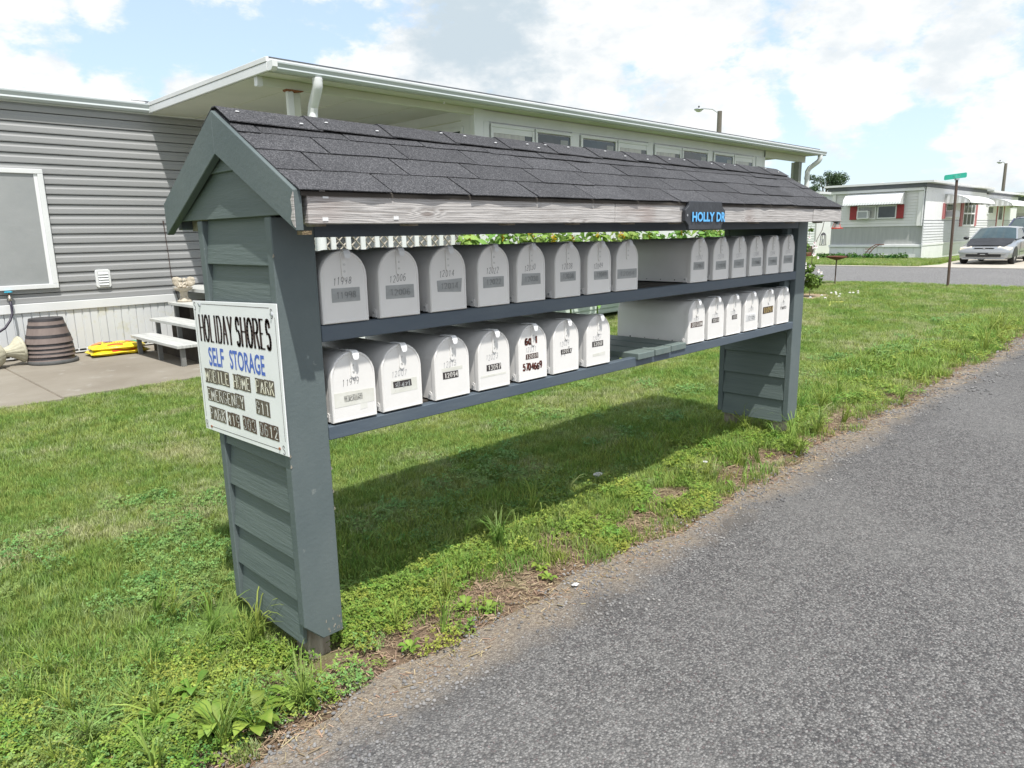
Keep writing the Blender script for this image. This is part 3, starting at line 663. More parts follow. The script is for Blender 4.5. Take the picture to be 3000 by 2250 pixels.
# shingles
slope_v = Vector((0, D/2-YF, sl*(D/2-YF))); SL = slope_v.length; sv = slope_v.normalized(); nv = Vector((0, -sv.z, sv.y))
def shingle(side, x0, x1, t0, t1, lift, jb):
    """t = distance from eave up the slope; a thin tab, butt end lifted"""
    th = .003
    def P(x, t, h):
        p = Vector((0, YF-.007, 1.5425-.007*sl))+sv*t+nv*h; y = p.y if side > 0 else D-p.y
        return (x, y, p.z)
    n = 4; vs = []; 
    for j in range(n+1):
        x = x0+(x1-x0)*j/n; db = jb[j]; 
        h0 = lift+abs(db)*.35
        vs += [P(x, t0+db, h0), P(x, t0+db, h0+th), P(x, t1, .0015), P(x, t1, .0015+th)]
    fs = []
    for j in range(n):
        a = 4*j; b = a+4; fs += [(a+1, b+1, b+3, a+3), (a, a+2, b+2, b), (a, b, b+1, a+1), (a+2, a+3, b+3, b+2)]
    fs += [(0, 1, 3, 2), (4*n, 4*n+2, 4*n+3, 4*n+1)]
    MB().add(vs, fs).obj('shingle', M_shingle, rack)
for side in (1, -1):
    courses = [(0., .0), (.133, .17), (.262, .06), (.385, .23)]
    for ci, (t0, off) in enumerate(courses):
        x = -.018-off; t1 = t0+.17; k = 0; st = 0
        while x < 3.832:
            w = .318+rnd.uniform(-.012, .012)
            a = max(x, -.018); b_ = min(x+w-.0065, 3.842)
            if b_-a > .03:
                lift = .0035+rnd.uniform(0, .0018); drop = rnd.choice((0, 0, -.002, -.004, -.007, -.012)) if ci else rnd.uniform(-.004, .003)
                jb = [drop+rnd.uniform(-.0035, .0035) for _ in range(5)]
                shingle(side, a, b_, t0, min(t1, SL+.012), lift+(.0005 if ci else .003), jb)
            x += w; k += 1
# ridge caps
x = -.02; k = 0
while x < 3.83:
    w = min(.30, 3.84-x); b = MB(); vs = []
    up = .0015; tw = rnd.uniform(-.003, .003)
    for xx, h in ((x, up+.0028), (x+w+.02, up-.002)):
        for yy in (-.103+tw, -.055, -.012, .012, .055, .103+tw):
            zz = 1.5425+.012+sl*(D/2-YF)-max(abs(yy)-.004, 0)*sl*1.0+h
            vs += [(min(xx, 3.843), D/2+yy, zz), (min(xx, 3.843), D/2+yy, zz+.0032)]
    fs = []
    for j in range(5):
        a = 2*j; c = a+12; fs += [(a+1, a+3, c+3, c+1), (a, c, c+2, a+2), (a, a+2, a+3, a+1), (c, c+1, c+3, c+2)]
    fs += [(0, 1, 13, 12), (10, 22, 23, 11)]
    MB().add(vs, fs).obj('ridge_cap', M_shingle, rack)
    x += w; k += 1
# white roofing-nail blobs along the cap edge
for i, x in enumerate((.035, .23, .34, .53, .86, 1.12, 1.33, 1.375, 1.46, 1.62, 1.9, 2.02, 2.2, 2.45, 2.9, 3.05, 3.2, 3.62, 3.74, .98, 2.62)):
    yy = -.07+rnd.uniform(-.02, .03); zz = 1.5425+.012+sl*(D/2-YF)-abs(yy)*sl+.0125
    MB().ell((x, D/2+yy, zz), (.008, .004, .0025), 7, 4).obj('caulk_dab', M_hub, rack)
for x, y, z in ((.05, YF-.002, 1.535), (.055, YF-.0015, 1.462), (.30, YF-.002, 1.466), (.06, YF-.002, 1.524)):
    MB().box((x, y, z), (x+.018, y+.002, z+.010)).obj('paint_fleck', M_hub, rack)

# ================================================================== MAILBOXES
BW, BH, BD = .17, .2314, .472; BR = BW/2
def prof(ins=0., n=14, base=0.):
    r = BR-ins; cz = BH-BR
    return [(ins, base+ins)]+[(BR-r*math.cos(math.pi*i/n), cz+r*math.sin(math.pi*i/n)) for i in range(n+1)]+[(BW-ins, base+ins)]
def ring(b, pa, ya, pb, yb, close=True):
    n = len(pa); vs = [(p[0], ya, p[1]) for p in pa]+[(p[0], yb, p[1]) for p in pb]
    b.add(vs, [(i, (i+1) % n, n+(i+1) % n, n+i) for i in range(n)])
def cap(b, p, y): b.add([(q[0], y, q[1]) for q in p], [tuple(range(len(p)))])
bb = MB(); p0 = prof(.0025)
ring(bb, p0, .018, p0, BD-.004); ring(bb, p0, BD-.004, prof(.005), BD); cap(bb, prof(.005), BD)
ring(bb, prof(.004), .010, p0, .018); cap(bb, prof(.004), .010)
ME_body = bb.mesh('mailbox_body', M_white_box, True)
db = MB(); ring(db, prof(-.0005), .022, prof(-.0005), .004); ring(db, prof(-.0005), .004, prof(.0025), .0); ring(db, prof(.0025), .0, prof(.0065), .0006)
ring(db, prof(.0065), .0006, prof(.0085), .0028); cap(db, prof(.0085), .0028)
ME_door = db.mesh('mailbox_door', M_white_box, True)
st = MB(); 
def capsule(cx, z0, z1, w, y, n=7):
    r = w/2; pts = [(cx+r*math.cos(math.pi+math.pi*i/n), z0+r+r*math.sin(math.pi+math.pi*i/n)) for i in range(n+1)]+[(cx+r, z1), (cx-r, z1)]
    return pts
st.prism(capsule(BR, BH-.088, BH-.006, .02, 0), 'y', -.0015, .0028)
ME_strap = st.mesh('latch_strap', M_white_box)
rv = MB()
for zz in (BH-.045, BH-.067): rv.lathe([(.0035, 0), (.003, .002), (.0005, .0028)], 8)
rv = MB()
for zz in (BH-.045, BH-.067):
    for a, y in ((.0038, -.0016), (.0028, -.0036)): pass
    pts = [(BR+.0038*math.cos(2*math.pi*i/8), zz+.0038*math.sin(2*math.pi*i/8)) for i in range(8)]
    rv.prism(pts, 'y', -.0036, -.0014)
ME_rivet = rv.mesh('rivet', M_rivet)
def ribbon(path, w, th, cx, m, nm, taper=True):
    b = MB(); vs = []
    for i, (y, z, ww) in enumerate(path):
        vs += [(cx-w*ww/2, y, z), (cx+w*ww/2, y, z), (cx+w*ww/2, y+th[0], z+th[1]), (cx-w*ww/2, y+th[0], z+th[1])]
    fs = []
    for i in range(len(path)-1):
        a = 4*i; c = a+4
        for j in range(4): fs.append((a+j, a+(j+1) % 4, c+(j+1) % 4, c+j))
    fs += [(0, 1, 2, 3), (4*(len(path)-1)+3, 4*(len(path)-1)+2, 4*(len(path)-1)+1, 4*(len(path)-1))]
    b.add(vs, fs); return b.mesh(nm, m)
ME_tab = ribbon([(.055, BH+.001, 1), (.01, BH+.003, 1), (-.008, BH+.003, 1), (-.015, BH-.001, 1), (-.019, BH-.010, 1), (-.020, BH-.019, .9), (-.0205, BH-.025, .5)], .024, (.0015, .0018), BR, M_hub, 'latch_tab')
he = MB()
for sx_ in (-1, 1):
    x0 = -.0035 if sx_ < 0 else BW+.001; x1 = x0+.0025
    he.prism([(.0225, 0.002), (.046, .002), (.046, .018)]+arc(.034, .020, .012, .012, 10, 160, 6)+[(.0225, .03)], 'x', x0, x1)
ME_hinge = he.mesh('hinge', M_white_box)
hr = MB(); pts = [(.034+.005*math.cos(2*math.pi*i/10), .018+.005*math.sin(2*math.pi*i/10)) for i in range(10)]
hr.prism(pts, 'x', -.0062, -.0035); hr.prism(pts, 'x', BW+.0035, BW+.006)
ME_hrivet = hr.mesh('hinge_rivet', M_boxseam)
hl = MB()
for y, r in ((.10, .003), (.19, .0025), (.28, .0025), (.38, .0045)):
    pts = [(y+r*math.cos(2*math.pi*i/8), .013+r*math.sin(2*math.pi*i/8)) for i in range(8)]
    hl.prism(pts, 'x', .0012, .0026)
ME_holes = hl.mesh('screw_holes', M_black)

ux = [.150, .367, .588, .82, 1.032, 1.263, 1.482, 1.693, 2.346, 2.579, 2.793, 3.002, 3.22, 3.434]
lx = [.163, .363, .597, .814, 1.041, 1.254, 1.483, 2.347, 2.557, 2.766, 2.981, 3.205, 3.42]
UN = ['11998', '12006', '12014', '12022', '12030', '12038', '12049', None, '12062', '12070', '12077', '12086', '12094', '12102']
LN = ['11999', '12007', '12015', '12023', '12031', '12039', '12057', '12065', '12073', '12081', '12089', None, '12101']
where_u = {7: 'white mailbox with wide grey tape and no handwriting, eighth from the near post, upper row'}
UL = ['white mailbox handwritten 11998 above grey tape, against the near post on upper shelf',
 'white mailbox handwritten 12006 above grey tape, second from near post, upper shelf',
 'white mailbox handwritten 12014 above crooked grey tape, third from near post, upper shelf',
 'white mailbox handwritten 12022 above grey tape, fourth on the upper shelf',
 'white mailbox handwritten 12030 above torn grey tape, fifth on the upper shelf',
 'white mailbox handwritten 12038 above grey tape, sixth on the upper shelf',
 'white mailbox handwritten 12049 above small grey tape, seventh on the upper shelf',
 'white mailbox with full-width grey tape and no handwriting, just before the upper gap',
 'white mailbox handwritten 12062 showing its long side right after the upper gap',
 'white mailbox handwritten 12070 above grey tape, second after the upper gap',
 'white mailbox handwritten 12077 above grey tape, third after the upper gap',
 'white mailbox handwritten 12086 above grey tape, third from the far post, upper shelf',
 'white mailbox handwritten 12094 above grey tape, second from the far post, upper shelf',
 'white mailbox with grey tape beside the far post on the upper shelf']
LL = ['white mailbox handwritten 11999 with a band of yellowed clear tape beside near post, lower shelf',
 'white mailbox handwritten 12007 with smudged black number strip, second on the lower shelf',
 'white mailbox handwritten 12015 with black number sticker 12094, third on the lower shelf',
 'white mailbox handwritten 12023 with black number sticker 13097, fourth on the lower shelf',
 'white mailbox with three lines of messy black and red stickers on the lower shelf',
 'white mailbox handwritten 12039 with scribbled black sticker, sixth on the lower shelf',
 'white mailbox handwritten 12057 with sticker 1206F, last before the planks, lower shelf',
 'white mailbox with OUTGOIN lettering sticker, beside the bare planks on lower shelf',
 'white mailbox with black sticker 12018 right after the OUTGOIN mailbox, lower shelf',
 'white mailbox with short black sticker 1197, third after the planks on lower shelf',
 'white mailbox with embossed silver plate on its door, lower shelf',
 'white mailbox with large gold numbers 12097 on brown, second from far post, lower shelf',
 'white mailbox with small smeared dark label beside the far post, lower shelf']
def onface(u0, z0, y=.0, s=0.):
    return lambda u, v: (u0+u, .0028-.0004+y-.0004, z0+v+s*u)
def rectq(u0, v0, u1, v1, j=0., seed=0):
    r_ = random.Random(seed); q = [(u0, v0), (u1, v0), (u1, v1), (u0, v1)]
    return [(a+r_.uniform(-j, j), b+r_.uniform(-j, j)) for a, b in q]
def slab(name, q, y0, th, m, parent):
    b = MB(); b.hexa([(a, y0, z) for a, z in q], [(a, y0-th, z) for a, z in q]); return b.obj(name, m, parent)
def make_box(x, y, z, label, grp, seed):
    r_ = random.Random(seed)
    t = thing('mailbox', label, 'mailbox', (x, y, z), r_.uniform(-.012, .012), grp); t.rotation_euler.x = r_.uniform(-.006, .006); t.rotation_euler.y = r_.uniform(-.006, .006)
    link('body', ME_body, t); d = link('door', ME_door, t); link('latch_strap', ME_strap, d); link('rivets', ME_rivet, d)
    link('latch_tab', ME_tab, t, loc=(r_.uniform(-.002, .002), 0, 0), rot=(0, r_.uniform(-.02, .02), 0))
    link('hinge', ME_hinge, t); link('hinge_rivet', ME_hrivet, t); link('screw_holes', ME_holes, t)
    for m_ in (t,):
        pass
    return t, d
for me in (ME_body, ME_door):
    try: me.set_sharp_from_angle(angle=R(28))
    except Exception: pass
tapes = [(.035, .067, .140, .112, .0), (.028, .062, .147, .108, .001), (.030, .068, .148, .113, .004), (.028, .070, .140, .112, .001), (.028, .070, .143, .113, .003),
         (.036, .068, .138, .108, .001), (.046, .062, .152, .100, .0015), (.006, .058, .165, .101, .001), (.028, .066, .136, .108, .001), (.03, .056, .145, .104, .002),
         (.02, .058, .14, .104, .003), (.03, .056, .15, .106, .003), (.026, .052, .146, .102, .001), (.026, .056, .15, .106, .001)]
for i, x in enumerate(ux):
    t, d = make_box(x, -.008, 1.1445, UL[i], 'mailboxes on the upper shelf', 100+i)
    a, b_, c, e, j = tapes[i]
    slab('tape', rectq(a, b_, c, e, j, i), .0026, .0008, M_tape, d)
    quads_mesh('ghost_number', strokes(UN[i] or '12054', (c-a)*.7, .020, .0032, .0016, jit=.05, seed=i), onface(a+(c-a)*.15, b_+.012, -.0012), M_ghost, d)
    if UN[i]: quads_mesh('handwritten_number', strokes(UN[i], .066+.002*(i % 3), .022, .0013 if i < 8 else .0011, slant=.16, jit=.09, seed=i+50, gap=.42), onface(.042+.002*(i % 2), e+.010, .0, .06), M_ink if i < 8 else M_inkf, d)
def sticker(d, text, u0, v0, w, h, mb_=None, md=None, seed=0, jit=.03, gap=.5, thick=.004):
    slab('number_sticker', rectq(u0, v0, u0+w, v0+h, .0012, seed), .0026, .0006, mb_ or M_blk, d)
    quads_mesh('sticker_digits', strokes(text, w*.84, h*.68, thick, .0016, serif=.0026, jit=jit, seed=seed, gap=gap), onface(u0+w*.1, v0+h*.16, -.0011), md or M_dig, d)
for i, x in enumerate(lx):
    t, d = make_box(x, -.003, .8150, LL[i], 'mailboxes on the lower shelf', 200+i)
    if LN[i]: quads_mesh('handwritten_number', strokes(LN[i], .064, .021, .0012, slant=.14, jit=.10, seed=i+80, gap=.42), onface(.040, .116 if i not in (0, ) else .118, .0, .05), M_ink if i == 0 else M_inkf, d)
    if i == 0:
        slab('clear_tape', rectq(.008, .050, .162, .098, .0015, 3), .0027, .0005, M_ctape, d)
        sticker(d, '1209', .045, .064, .070, .022, mat('worn_sticker', (.18, .18, .17), (.55, .55, .5), rough=.5, scale=60), M_ctape, 5)
        slab('paper_scrap', rectq(.105, .030, .135, .050, .002, 9), .0027, .0004, M_ctape, d)
    elif i == 1:
        slab('clear_tape', rectq(.036, .060, .150, .105, .0015, 4), .0027, .0004, M_ctape, d)
        slab('number_sticker', rectq(.045, .078, .125, .100, .002, 6), .0022, .0006, M_blk, d)
        quads_mesh('smudge', strokes('28471', .07, .014, .005, .002, jit=.3, seed=2), onface(.05, .08, -.0012), M_tape, d)
    elif i == 2:
        sticker(d, '12094', .038, .074, .076, .026, seed=12); slab('tape_strip', rectq(.034, .104, .135, .116, .002, 7), .0027, .0004, M_ctape, d)
    elif i == 3:
        slab('clear_tape', rectq(.010, .048, .150, .058, .0015, 8), .0027, .0004, M_ctape, d); sticker(d, '13097', .044, .072, .078, .026, seed=13)
    elif i == 4:
        quads_mesh('messy_sticker', strokes('6041', .075, .026, .010, .005, jit=.12, seed=3), onface(.040, .150, 0), M_smear, d)
        slab('number_sticker', rectq(.042, .088, .118, .110, .001, 21), .0026, .0006, M_letp2, d)
        quads_mesh('sticker_digits', strokes('12089', .066, .015, .003, .0016, serif=.002, seed=2, gap=.5), onface(.046, .092, -.0011), M_dig, d)
        quads_mesh('messy_sticker', strokes('5704669', .115, .026, .008, .004, jit=.10, seed=5), onface(.024, .042, 0), M_smear, d)
    elif i == 5:
        sticker(d, '12097', .050, .082, .070, .020, seed=15); quads_mesh('scribble', strokes('7117', .08, .024, .0018, jit=.3, seed=4), onface(.048, .08, -.0014), M_ink, d)
    elif i == 6:
        sticker(d, '1206F', .040, .086, .080, .025, seed=16); slab('paper_scrap', rectq(.044, .040, .135, .055, .002, 19), .0027, .0004, M_ctape, d)
    elif i == 7:
        sticker(d, 'OUTGOIN', .026, .086, .122, .028, M_letp2, M_dig, seed=17, jit=0)
    elif i == 8: sticker(d, '12018', .040, .090, .080, .026, seed=18)
    elif i == 9: sticker(d, '1197', .062, .088, .062, .026, seed=19)
    elif i == 10:
        slab('embossed_plate', rectq(.018, .062, .138, .100, .002, 3), .0027, .0016, M_silver, d)
        quads_mesh('plate_letters', strokes('12105', .09, .022, .004, .002, seed=2), onface(.035, .068, -.0022), M_tape, d)
    elif i == 11: sticker(d, '12097', .012, .084, .140, .042, M_brn, M_gold, seed=20, thick=.008)
    elif i == 12: quads_mesh('messy_sticker', strokes('PANTO', .08, .018, .004, .002, jit=.06, seed=8), onface(.045, .092, 0), M_blk, d)
    if i == 6:
        MB().box((BW+.004, .05, .09), (BW+.008, .12, .20)).obj('flag', M_black, t, bevel=.002)
    if i in (3, 6): pass

# ================================================================== SIGNS
sgn = thing('park_sign', 'white Holiday Shores self storage sign screwed to the near end of the mailbox rack', 'sign', (-.004, 0, 0))
Sc = {'tl': (.617, 1.203), 'tr': (-.011, 1.224), 'br': (-.009, .743), 'bl': (.618, .727)}
b = MB(); ycs = [Sc['bl'], Sc['br'], Sc['tr'], Sc['tl']]
b.hexa([(-.002, y, z) for y, z in ycs], [(-.0055, y, z) for y, z in ycs]); b.obj('panel', M_signw, sgn, bevel=.0008)
def on_sign(y0, z0, dz, d=.0062):     # u to the right (towards -y); baseline slope dz
    return lambda u, v: (-d, y0-u, z0+v+dz*u)
SX = .022
quads_mesh('heading', strokes('HOLIDAY', .262, .092, .0130, .0050, serif=.0058, gap=.44), on_sign(.573, 1.062, SX+.01), M_signk, sgn)
quads_mesh('heading', strokes('SHORES', .238, .093, .0138, .0055, serif=.006, gap=.44), on_sign(.281, 1.071, SX+.01), M_signk, sgn)
font_obj('subheading', 'SELF', .126, .068, on_sign(.524, .975, SX+.02), M_signb, sgn, .02)
font_obj('subheading', 'STORAGE', .253, .067, on_sign(.352, .983, SX), M_signb, sgn, .02)
plates = [('MOBILE', .574, .910, .203, .053, 0), ('HOME', .342, .916, .131, .053, 0), ('PARK', .176, .923, .130, .052, 0), ('EMERGENCY', .570, .841, .300, .052, 1),
          ('911', .187, .851, .098, .052, 1), ('PARK', .565, .772, .135, .051, 1), ('419', .415, .774, .096, .050, 2), ('303', .296, .778, .099, .050, 2), ('0612', .176, .780, .133, .050, 2)]
for tx, y0, z0, w, h, k in plates:
    n = len(tx); cw = w/n
    for i, ch in enumerate(tx):
        f = on_sign(y0-i*cw, z0, .03, .0060); f = (lambda q, zz: (lambda u, v: (-.0062, q-u, zz+v)))(y0-i*cw, z0+.03*i*cw+rnd.uniform(-.0012, .0012))
        quads_mesh('letter_tile', [[(0.0004, 0), (cw-.0004, 0), (cw-.0004, h), (.0004, h)]], f, (M_letp, M_letp, M_letp2)[k], sgn)
        g = (lambda q, zz: (lambda u, v: (-.0068, q-u, zz+v)))(y0-i*cw-cw*.15, z0+.03*i*cw+h*.12)
        quads_mesh('tile_letter', strokes(ch, cw*.68, h*.76, .0060, .0032, serif=.0), g, (M_letg, M_dig, M_dig)[k], sgn)
ln = MB()
for (y0, z0), (y1, z1), h in (((.575, 1.193), (.037, 1.208), .0018), ((.575, .742), (.05, .756), .0018)):
    ln.add([(-.0060, y0, z0), (-.0060, y1, z1), (-.0060, y1, z1+h), (-.0060, y0, z0+h)], [(0, 1, 2, 3)])
for y0, z0, z1 in ((.006, .79, 1.182), (.603, .775, 1.165)):
    ln.add([(-.0060, y0, z0), (-.0060, y0-.0018, z0), (-.0060, y0-.0018, z1), (-.0060, y0, z1)], [(0, 1, 2, 3)])
ln.obj('border_line', M_signk, sgn)
for y0, z0, ch in ((.607, 1.172, 'S'), (.030, 1.180, 'S'), (.607, .735, 'R'), (.025, .748, 'S')):
    quads_mesh('corner_scroll', strokes(ch, .014, .030, .0026, .0012, jit=.1, seed=4), (lambda q, zz: (lambda u, v: (-.0062, q-u, zz+v)))(y0, z0), M_signk, sgn)
for y0, z0 in ((.562, .743), (.045, .760)): MB().tube([(-.0055, y0, z0), (-.0085, y0, z0)], .005, 8).obj('screw', M_rust, sgn)
for y0, z0 in ((.555, 1.190), (.022, 1.190)): MB().tube([(-.0055, y0, z0), (-.010, y0, z0)], .006, 8).obj('screw', M_galv, sgn)

plq = thing('street_plaque', 'black HOLLY DR plaque with sky-blue letters fixed to the weathered fascia', 'sign', (1.925, YF-.0045, 1.4205))
W_, H_ = .366, .130
o8 = [(.035, 0), (W_-.035, 0), (W_-.030, .020), (W_-.010, .034), (W_, .040), (W_, H_-.040), (W_-.010, H_-.034), (W_-.030, H_-.02), (W_-.035, H_), (.035, H_), (.030, H_-.02), (.010, H_-.034), (0, H_-.040), (0, .040), (.010, .034), (.030, .020)]
b = MB(); b.prism(o8, 'y', -.018, 0); b.obj('panel', M_slate, plq, bevel=.002)
def plf(x0, z0, y): return lambda u, v: (x0+u, y, z0+v)
for w_, x0, ww in (('HOLLY', .050, .203), ('DR', .272, .086)):
    font_obj('letters', w_, ww, .045, plf(x0, .036, -.0245), M_cyan, plq, .035)
    font_obj('letter_shadow_plate', w_, ww, .045, plf(x0+.004, .033, -.0185), mat('letter_backing_navy', (.01, .015, .06), rough=.4), plq, .06)
MB().tube([(.016, -.018, .065), (.016, -.020, .065)], .005, 8).obj('screw', M_galv, plq)

# ================================================================== GREY MOBILE HOME
home = thing('mobile_home', 'long grey vinyl-sided mobile home with white skirting behind the patio', 'mobile home')
HX0, HX1, HY = -6., 17.5, 8.45
MB().box((HX0, HY+.03, .55), (HX1, HY+4.2, 3.08)).obj('wall_core', M_gsid, home)
z = .70; k = 0
P_ = .1195
while z < 3.0:
    b = MB()      # double-four vinyl course: two clapboard faces
    zt = min(z+P_, 3.07)
    b.prism([(HY+.03, z-.002), (HY-.010, z-.002), (HY-.012, z+.008), (HY-.010, z+.060), (HY+.000, z+.078), (HY+.001, zt-.012), (HY+.016, zt-.008), (HY+.03, zt-.002)], 'x', HX0, HX1)
    b.obj('siding_course', M_gsid, home); z += P_; k += 1
MB().box((HX0, HY-.035, .585), (HX1, HY+.03, .694)).obj('skirt_band', M_white, home, bevel=.004)
MB().box((HX0, HY-.012, .03), (HX1, HY+.02, .075)).obj('skirt_sill', M_white, home, bevel=.003)
x = -2.2
while x < 2.8:
    b = MB(); b.prism([(x, HY+.015), (x, HY-.004), (x+.006, HY-.012), (x+.085, HY-.012), (x+.092, HY+.0), (x+.098, HY+.0), (x+.104, HY-.012), (x+.178, HY-.012), (x+.184, HY-.004), (x+.184, HY+.015)], 'z', .05, .585)
    b.obj('skirt_panel', M_skirt, home); x += .187
MB().box((HX0, HY+.02, .0), (HX1, HY+.05, .585)).obj('skirt_backing', M_darkwood, home)
# window
wn_ = MB(); X0, X1, Z0, Z1 = -1.2, 1.41, .87, 2.30
for q in (((X0, Z0), (X1, Z0+.055)), ((X0, Z1-.055), (X1, Z1)), ((X1-.06, Z0+.056), (X1, Z1-.056)), ((X0, Z0+.056), (X0+.06, Z1-.056))):
    wn_.box((q[0][0], HY-.05, q[0][1]), (q[1][0], HY-.005, q[1][1]))
wo_ = wn_.obj('window', M_white, home, bevel=.004)
MB().box((X0+.061, HY-.03, Z0+.056), (X1-.10, HY-.02, Z1-.056)).obj('screen', M_screen, wo_)
MB().box((X1-.099, HY-.035, Z0+.057), (X1-.061, HY-.018, Z1-.057)).obj('sash', M_hub, wo_)
# vent
vt = MB(); vt.prism([(1.84, .86), (1.86, .84), (2.0, .84), (2.02, .86), (2.02, 1.05), (2.0, 1.07), (1.86, 1.07), (1.84, 1.05)], 'y', HY-.03, HY-.006); vo = vt.obj('vent', M_white, home, bevel=.004)
for i in range(5): MB().hexa([(1.872, HY-.034, .872+i*.034), (1.988, HY-.034, .872+i*.034), (1.988, HY-.031, .872+i*.034), (1.872, HY-.031, .872+i*.034)], [(1.872, HY-.046, .870+i*.034+.004), (1.988, HY-.046, .870+i*.034+.004), (1.988, HY-.031, .872+i*.034+.027), (1.872, HY-.031, .872+i*.034+.027)]).obj('louvre', M_white, vo)
MB().box((1.868, HY-.0305, .868), (1.992, HY-.0302, 1.04)).obj('vent_recess', M_acg, vo)
# gutter, roof
gt = MB(); gt.prism([(HY-.01, 3.07), (HY-.09, 3.075), (HY-.115, 3.10), (HY-.105, 3.12), (HY-.125, 3.165), (HY-.125, 3.178), (HY-.01, 3.178)], 'x', HX0, 2.78); gt.obj('gutter', M_gutter, home, bevel=.002)
MB().box((HX0, HY-.012, 3.06), (HX1, HY+.03, 3.18)).obj('fascia', M_white, home)
for i in range(4):
    MB().prism([(HY-.05+i*.18, 3.192+i*.030), (HY+.13+i*.18, 3.222+i*.030), (HY+.13+i*.18, 3.236+i*.03), (HY-.05+i*.18, 3.214+i*.030)], 'x', HX0, 2.70+.012*i).obj('roof_rib', M_roofw, home, bevel=.002)
MB().prism([(HY-.04, 3.185), (HY+2.1, 3.36), (HY+4.2, 3.185)], 'x', HX0, 17.2).obj('roof', M_roofw, home)
MB().prism([(HY-.10, 3.20), (HY+.5, 3.30), (HY+.5, 3.315), (HY-.10, 3.215)], 'x', 2.71, 2.80).obj('flashing', M_black, home)

# ================================================================== WHITE SUNROOM
sun_r = thing('sunroom', 'white sunroom with band of windows and flat gutter-edged porch roof', 'porch addition')
RX0, RX1, RY0 = 2.75, 16.35, 5.07
def rz(y): return 3.195+(y-RY0)*.006
MB().hexa([(RX0+.02, RY0+.10, 3.075), (RX1-.05, RY0+.10, 3.075), (RX1-.05, HY, 3.075), (RX0+.02, HY, 3.075)], [(RX0+.02, RY0+.10, 3.155), (RX1-.05, RY0+.10, 3.155), (RX1-.05, HY, 3.155), (RX0+.02, HY, 3.155)]).obj('ceiling', M_soffit, sun_r)
MB().box((RX0, RY0+.02, 3.160), (RX1, HY+.3, 3.195)).obj('roof', M_roofw, sun_r, bevel=.003)
MB().box((RX0-.004, RY0+.016, 3.198), (RX1, RY0+.06, 3.206)).obj('roof_edge_strip', M_trd, sun_r)
for ya, yb in ((RY0+.02, HY+.2),):
    MB().box((RX0-.032, ya, 3.070), (RX0-.002, yb, 3.150)).obj('rake_trim', M_white, sun_r, bevel=.003)
    MB().box((RX0-.036, ya, 3.156), (RX0-.002, yb, 3.204)).obj('rake_trim', M_roofw, sun_r, bevel=.003)
MB().box((RX1-.03, RY0+.02, 3.07), (RX1, HY, 3.157)).obj('rake_trim', M_white, sun_r)
gt = MB(); gt.prism([(RY0+.015, 3.062), (RY0-.055, 3.062), (RY0-.075, 3.085), (RY0-.068, 3.10), (RY0-.085, 3.135), (RY0-.085, 3.152), (RY0+.015, 3.152)], 'x', RX0+.03, 16.50); gt.obj('gutter', M_gutter, sun_r, bevel=.002)
MB().prism([(RY0+.012, 3.066), (RY0-.06, 3.066), (RY0-.092, 3.095), (RY0-.092, 3.156), (RY0+.012, 3.156)], 'x', RX0-.03, RX0+.029).obj('gutter_end_cap', M_white, sun_r, bevel=.002)
MB().box((RX0+.02, 5.40, 2.985), (5.80, 5.46, 3.074)).obj('beam', M_soffit, sun_r, bevel=.003)
MB().box((RX0+.01, 5.395, 2.98), (RX0+.07, 5.465, 3.0745)).obj('beam_end', M_white, sun_r)
for i in range(4): MB().box((RX0+.6+i*.9, 5.47, 3.068), (RX0+.62+i*.9, HY-.01, 3.0745)).obj('ceiling_batten', M_soffit, sun_r)
MB().box((5.15, 5.24, 3.035), (5.165, 5.26, 3.06)).obj('hook', M_hub, sun_r)
MB().box((14.2, 5.40, 2.93), (16.30, 5.46, 3.07)).obj('beam', M_soffit, sun_r)
MB().box((15.92, 5.38, 0), (16.07, 5.50, 2.93)).obj('porch_post', mat('grey_post', (.23, .24, .22), (.28, .29, .27), rough=.7, scale=6), sun_r)
MB().box((16.0, 5.52, 0), (16.09, 5.6, 2.93)).obj('porch_post', M_white, sun_r)
p_ = MB(); p_.box((3.10, 5.405, 0), (3.17, 5.455, 2.984)); p_.obj('porch_post', M_white, sun_r, bevel=.003)
MB().box((3.172, 5.43, 0), (3.26, 5.452, 2.984)).obj('porch_post', M_soffit, sun_r)
MB().prism([(3.08, 2.984), (3.085, 2.968), (3.12, 2.962), (3.15, 2.972), (3.19, 2.958), (3.23, 2.966), (3.28, 2.975), (3.28, 2.984)], 'y', 5.385, 5.475).obj('rusty_bracket', M_rust, sun_r)
# downspouts
def spout(x0, side):
    k_ = .5 if side == 1 else 1.; side = 0 if side == 1 else side
    pts = [(x0, RY0-.03, 3.06), (x0, RY0-.03, 2.98), (x0-.01*side, RY0+.0, 2.93), (x0-.05*side, RY0+.09*k_, 2.86), (x0-.09*side, RY0+.18*k_, 2.79), (x0-.10*side, RY0+.22*k_, 2.72), (x0-.10*side, RY0+.22*k_, 2.0), (x0-.1*side, RY0+.22*k_, .1)]
    # corrugated elbow
    b = MB(); P = []
    for i in range(len(pts)-1):
        a = Vector(pts[i]); c = Vector(pts[i+1]); n = 5 if i < 5 else 1
        for j in range(n): P.append(a+(c-a)*j/n)
    P.append(Vector(pts[-1])); rad = [.052+(.003 if i % 2 else 0) for i in range(len(P))]
    return autosmooth(b.tube(P, rad, 14).obj('downspout', M_white, sun_r), 50)
spout(3.25, 1); spout(16.25, .6)
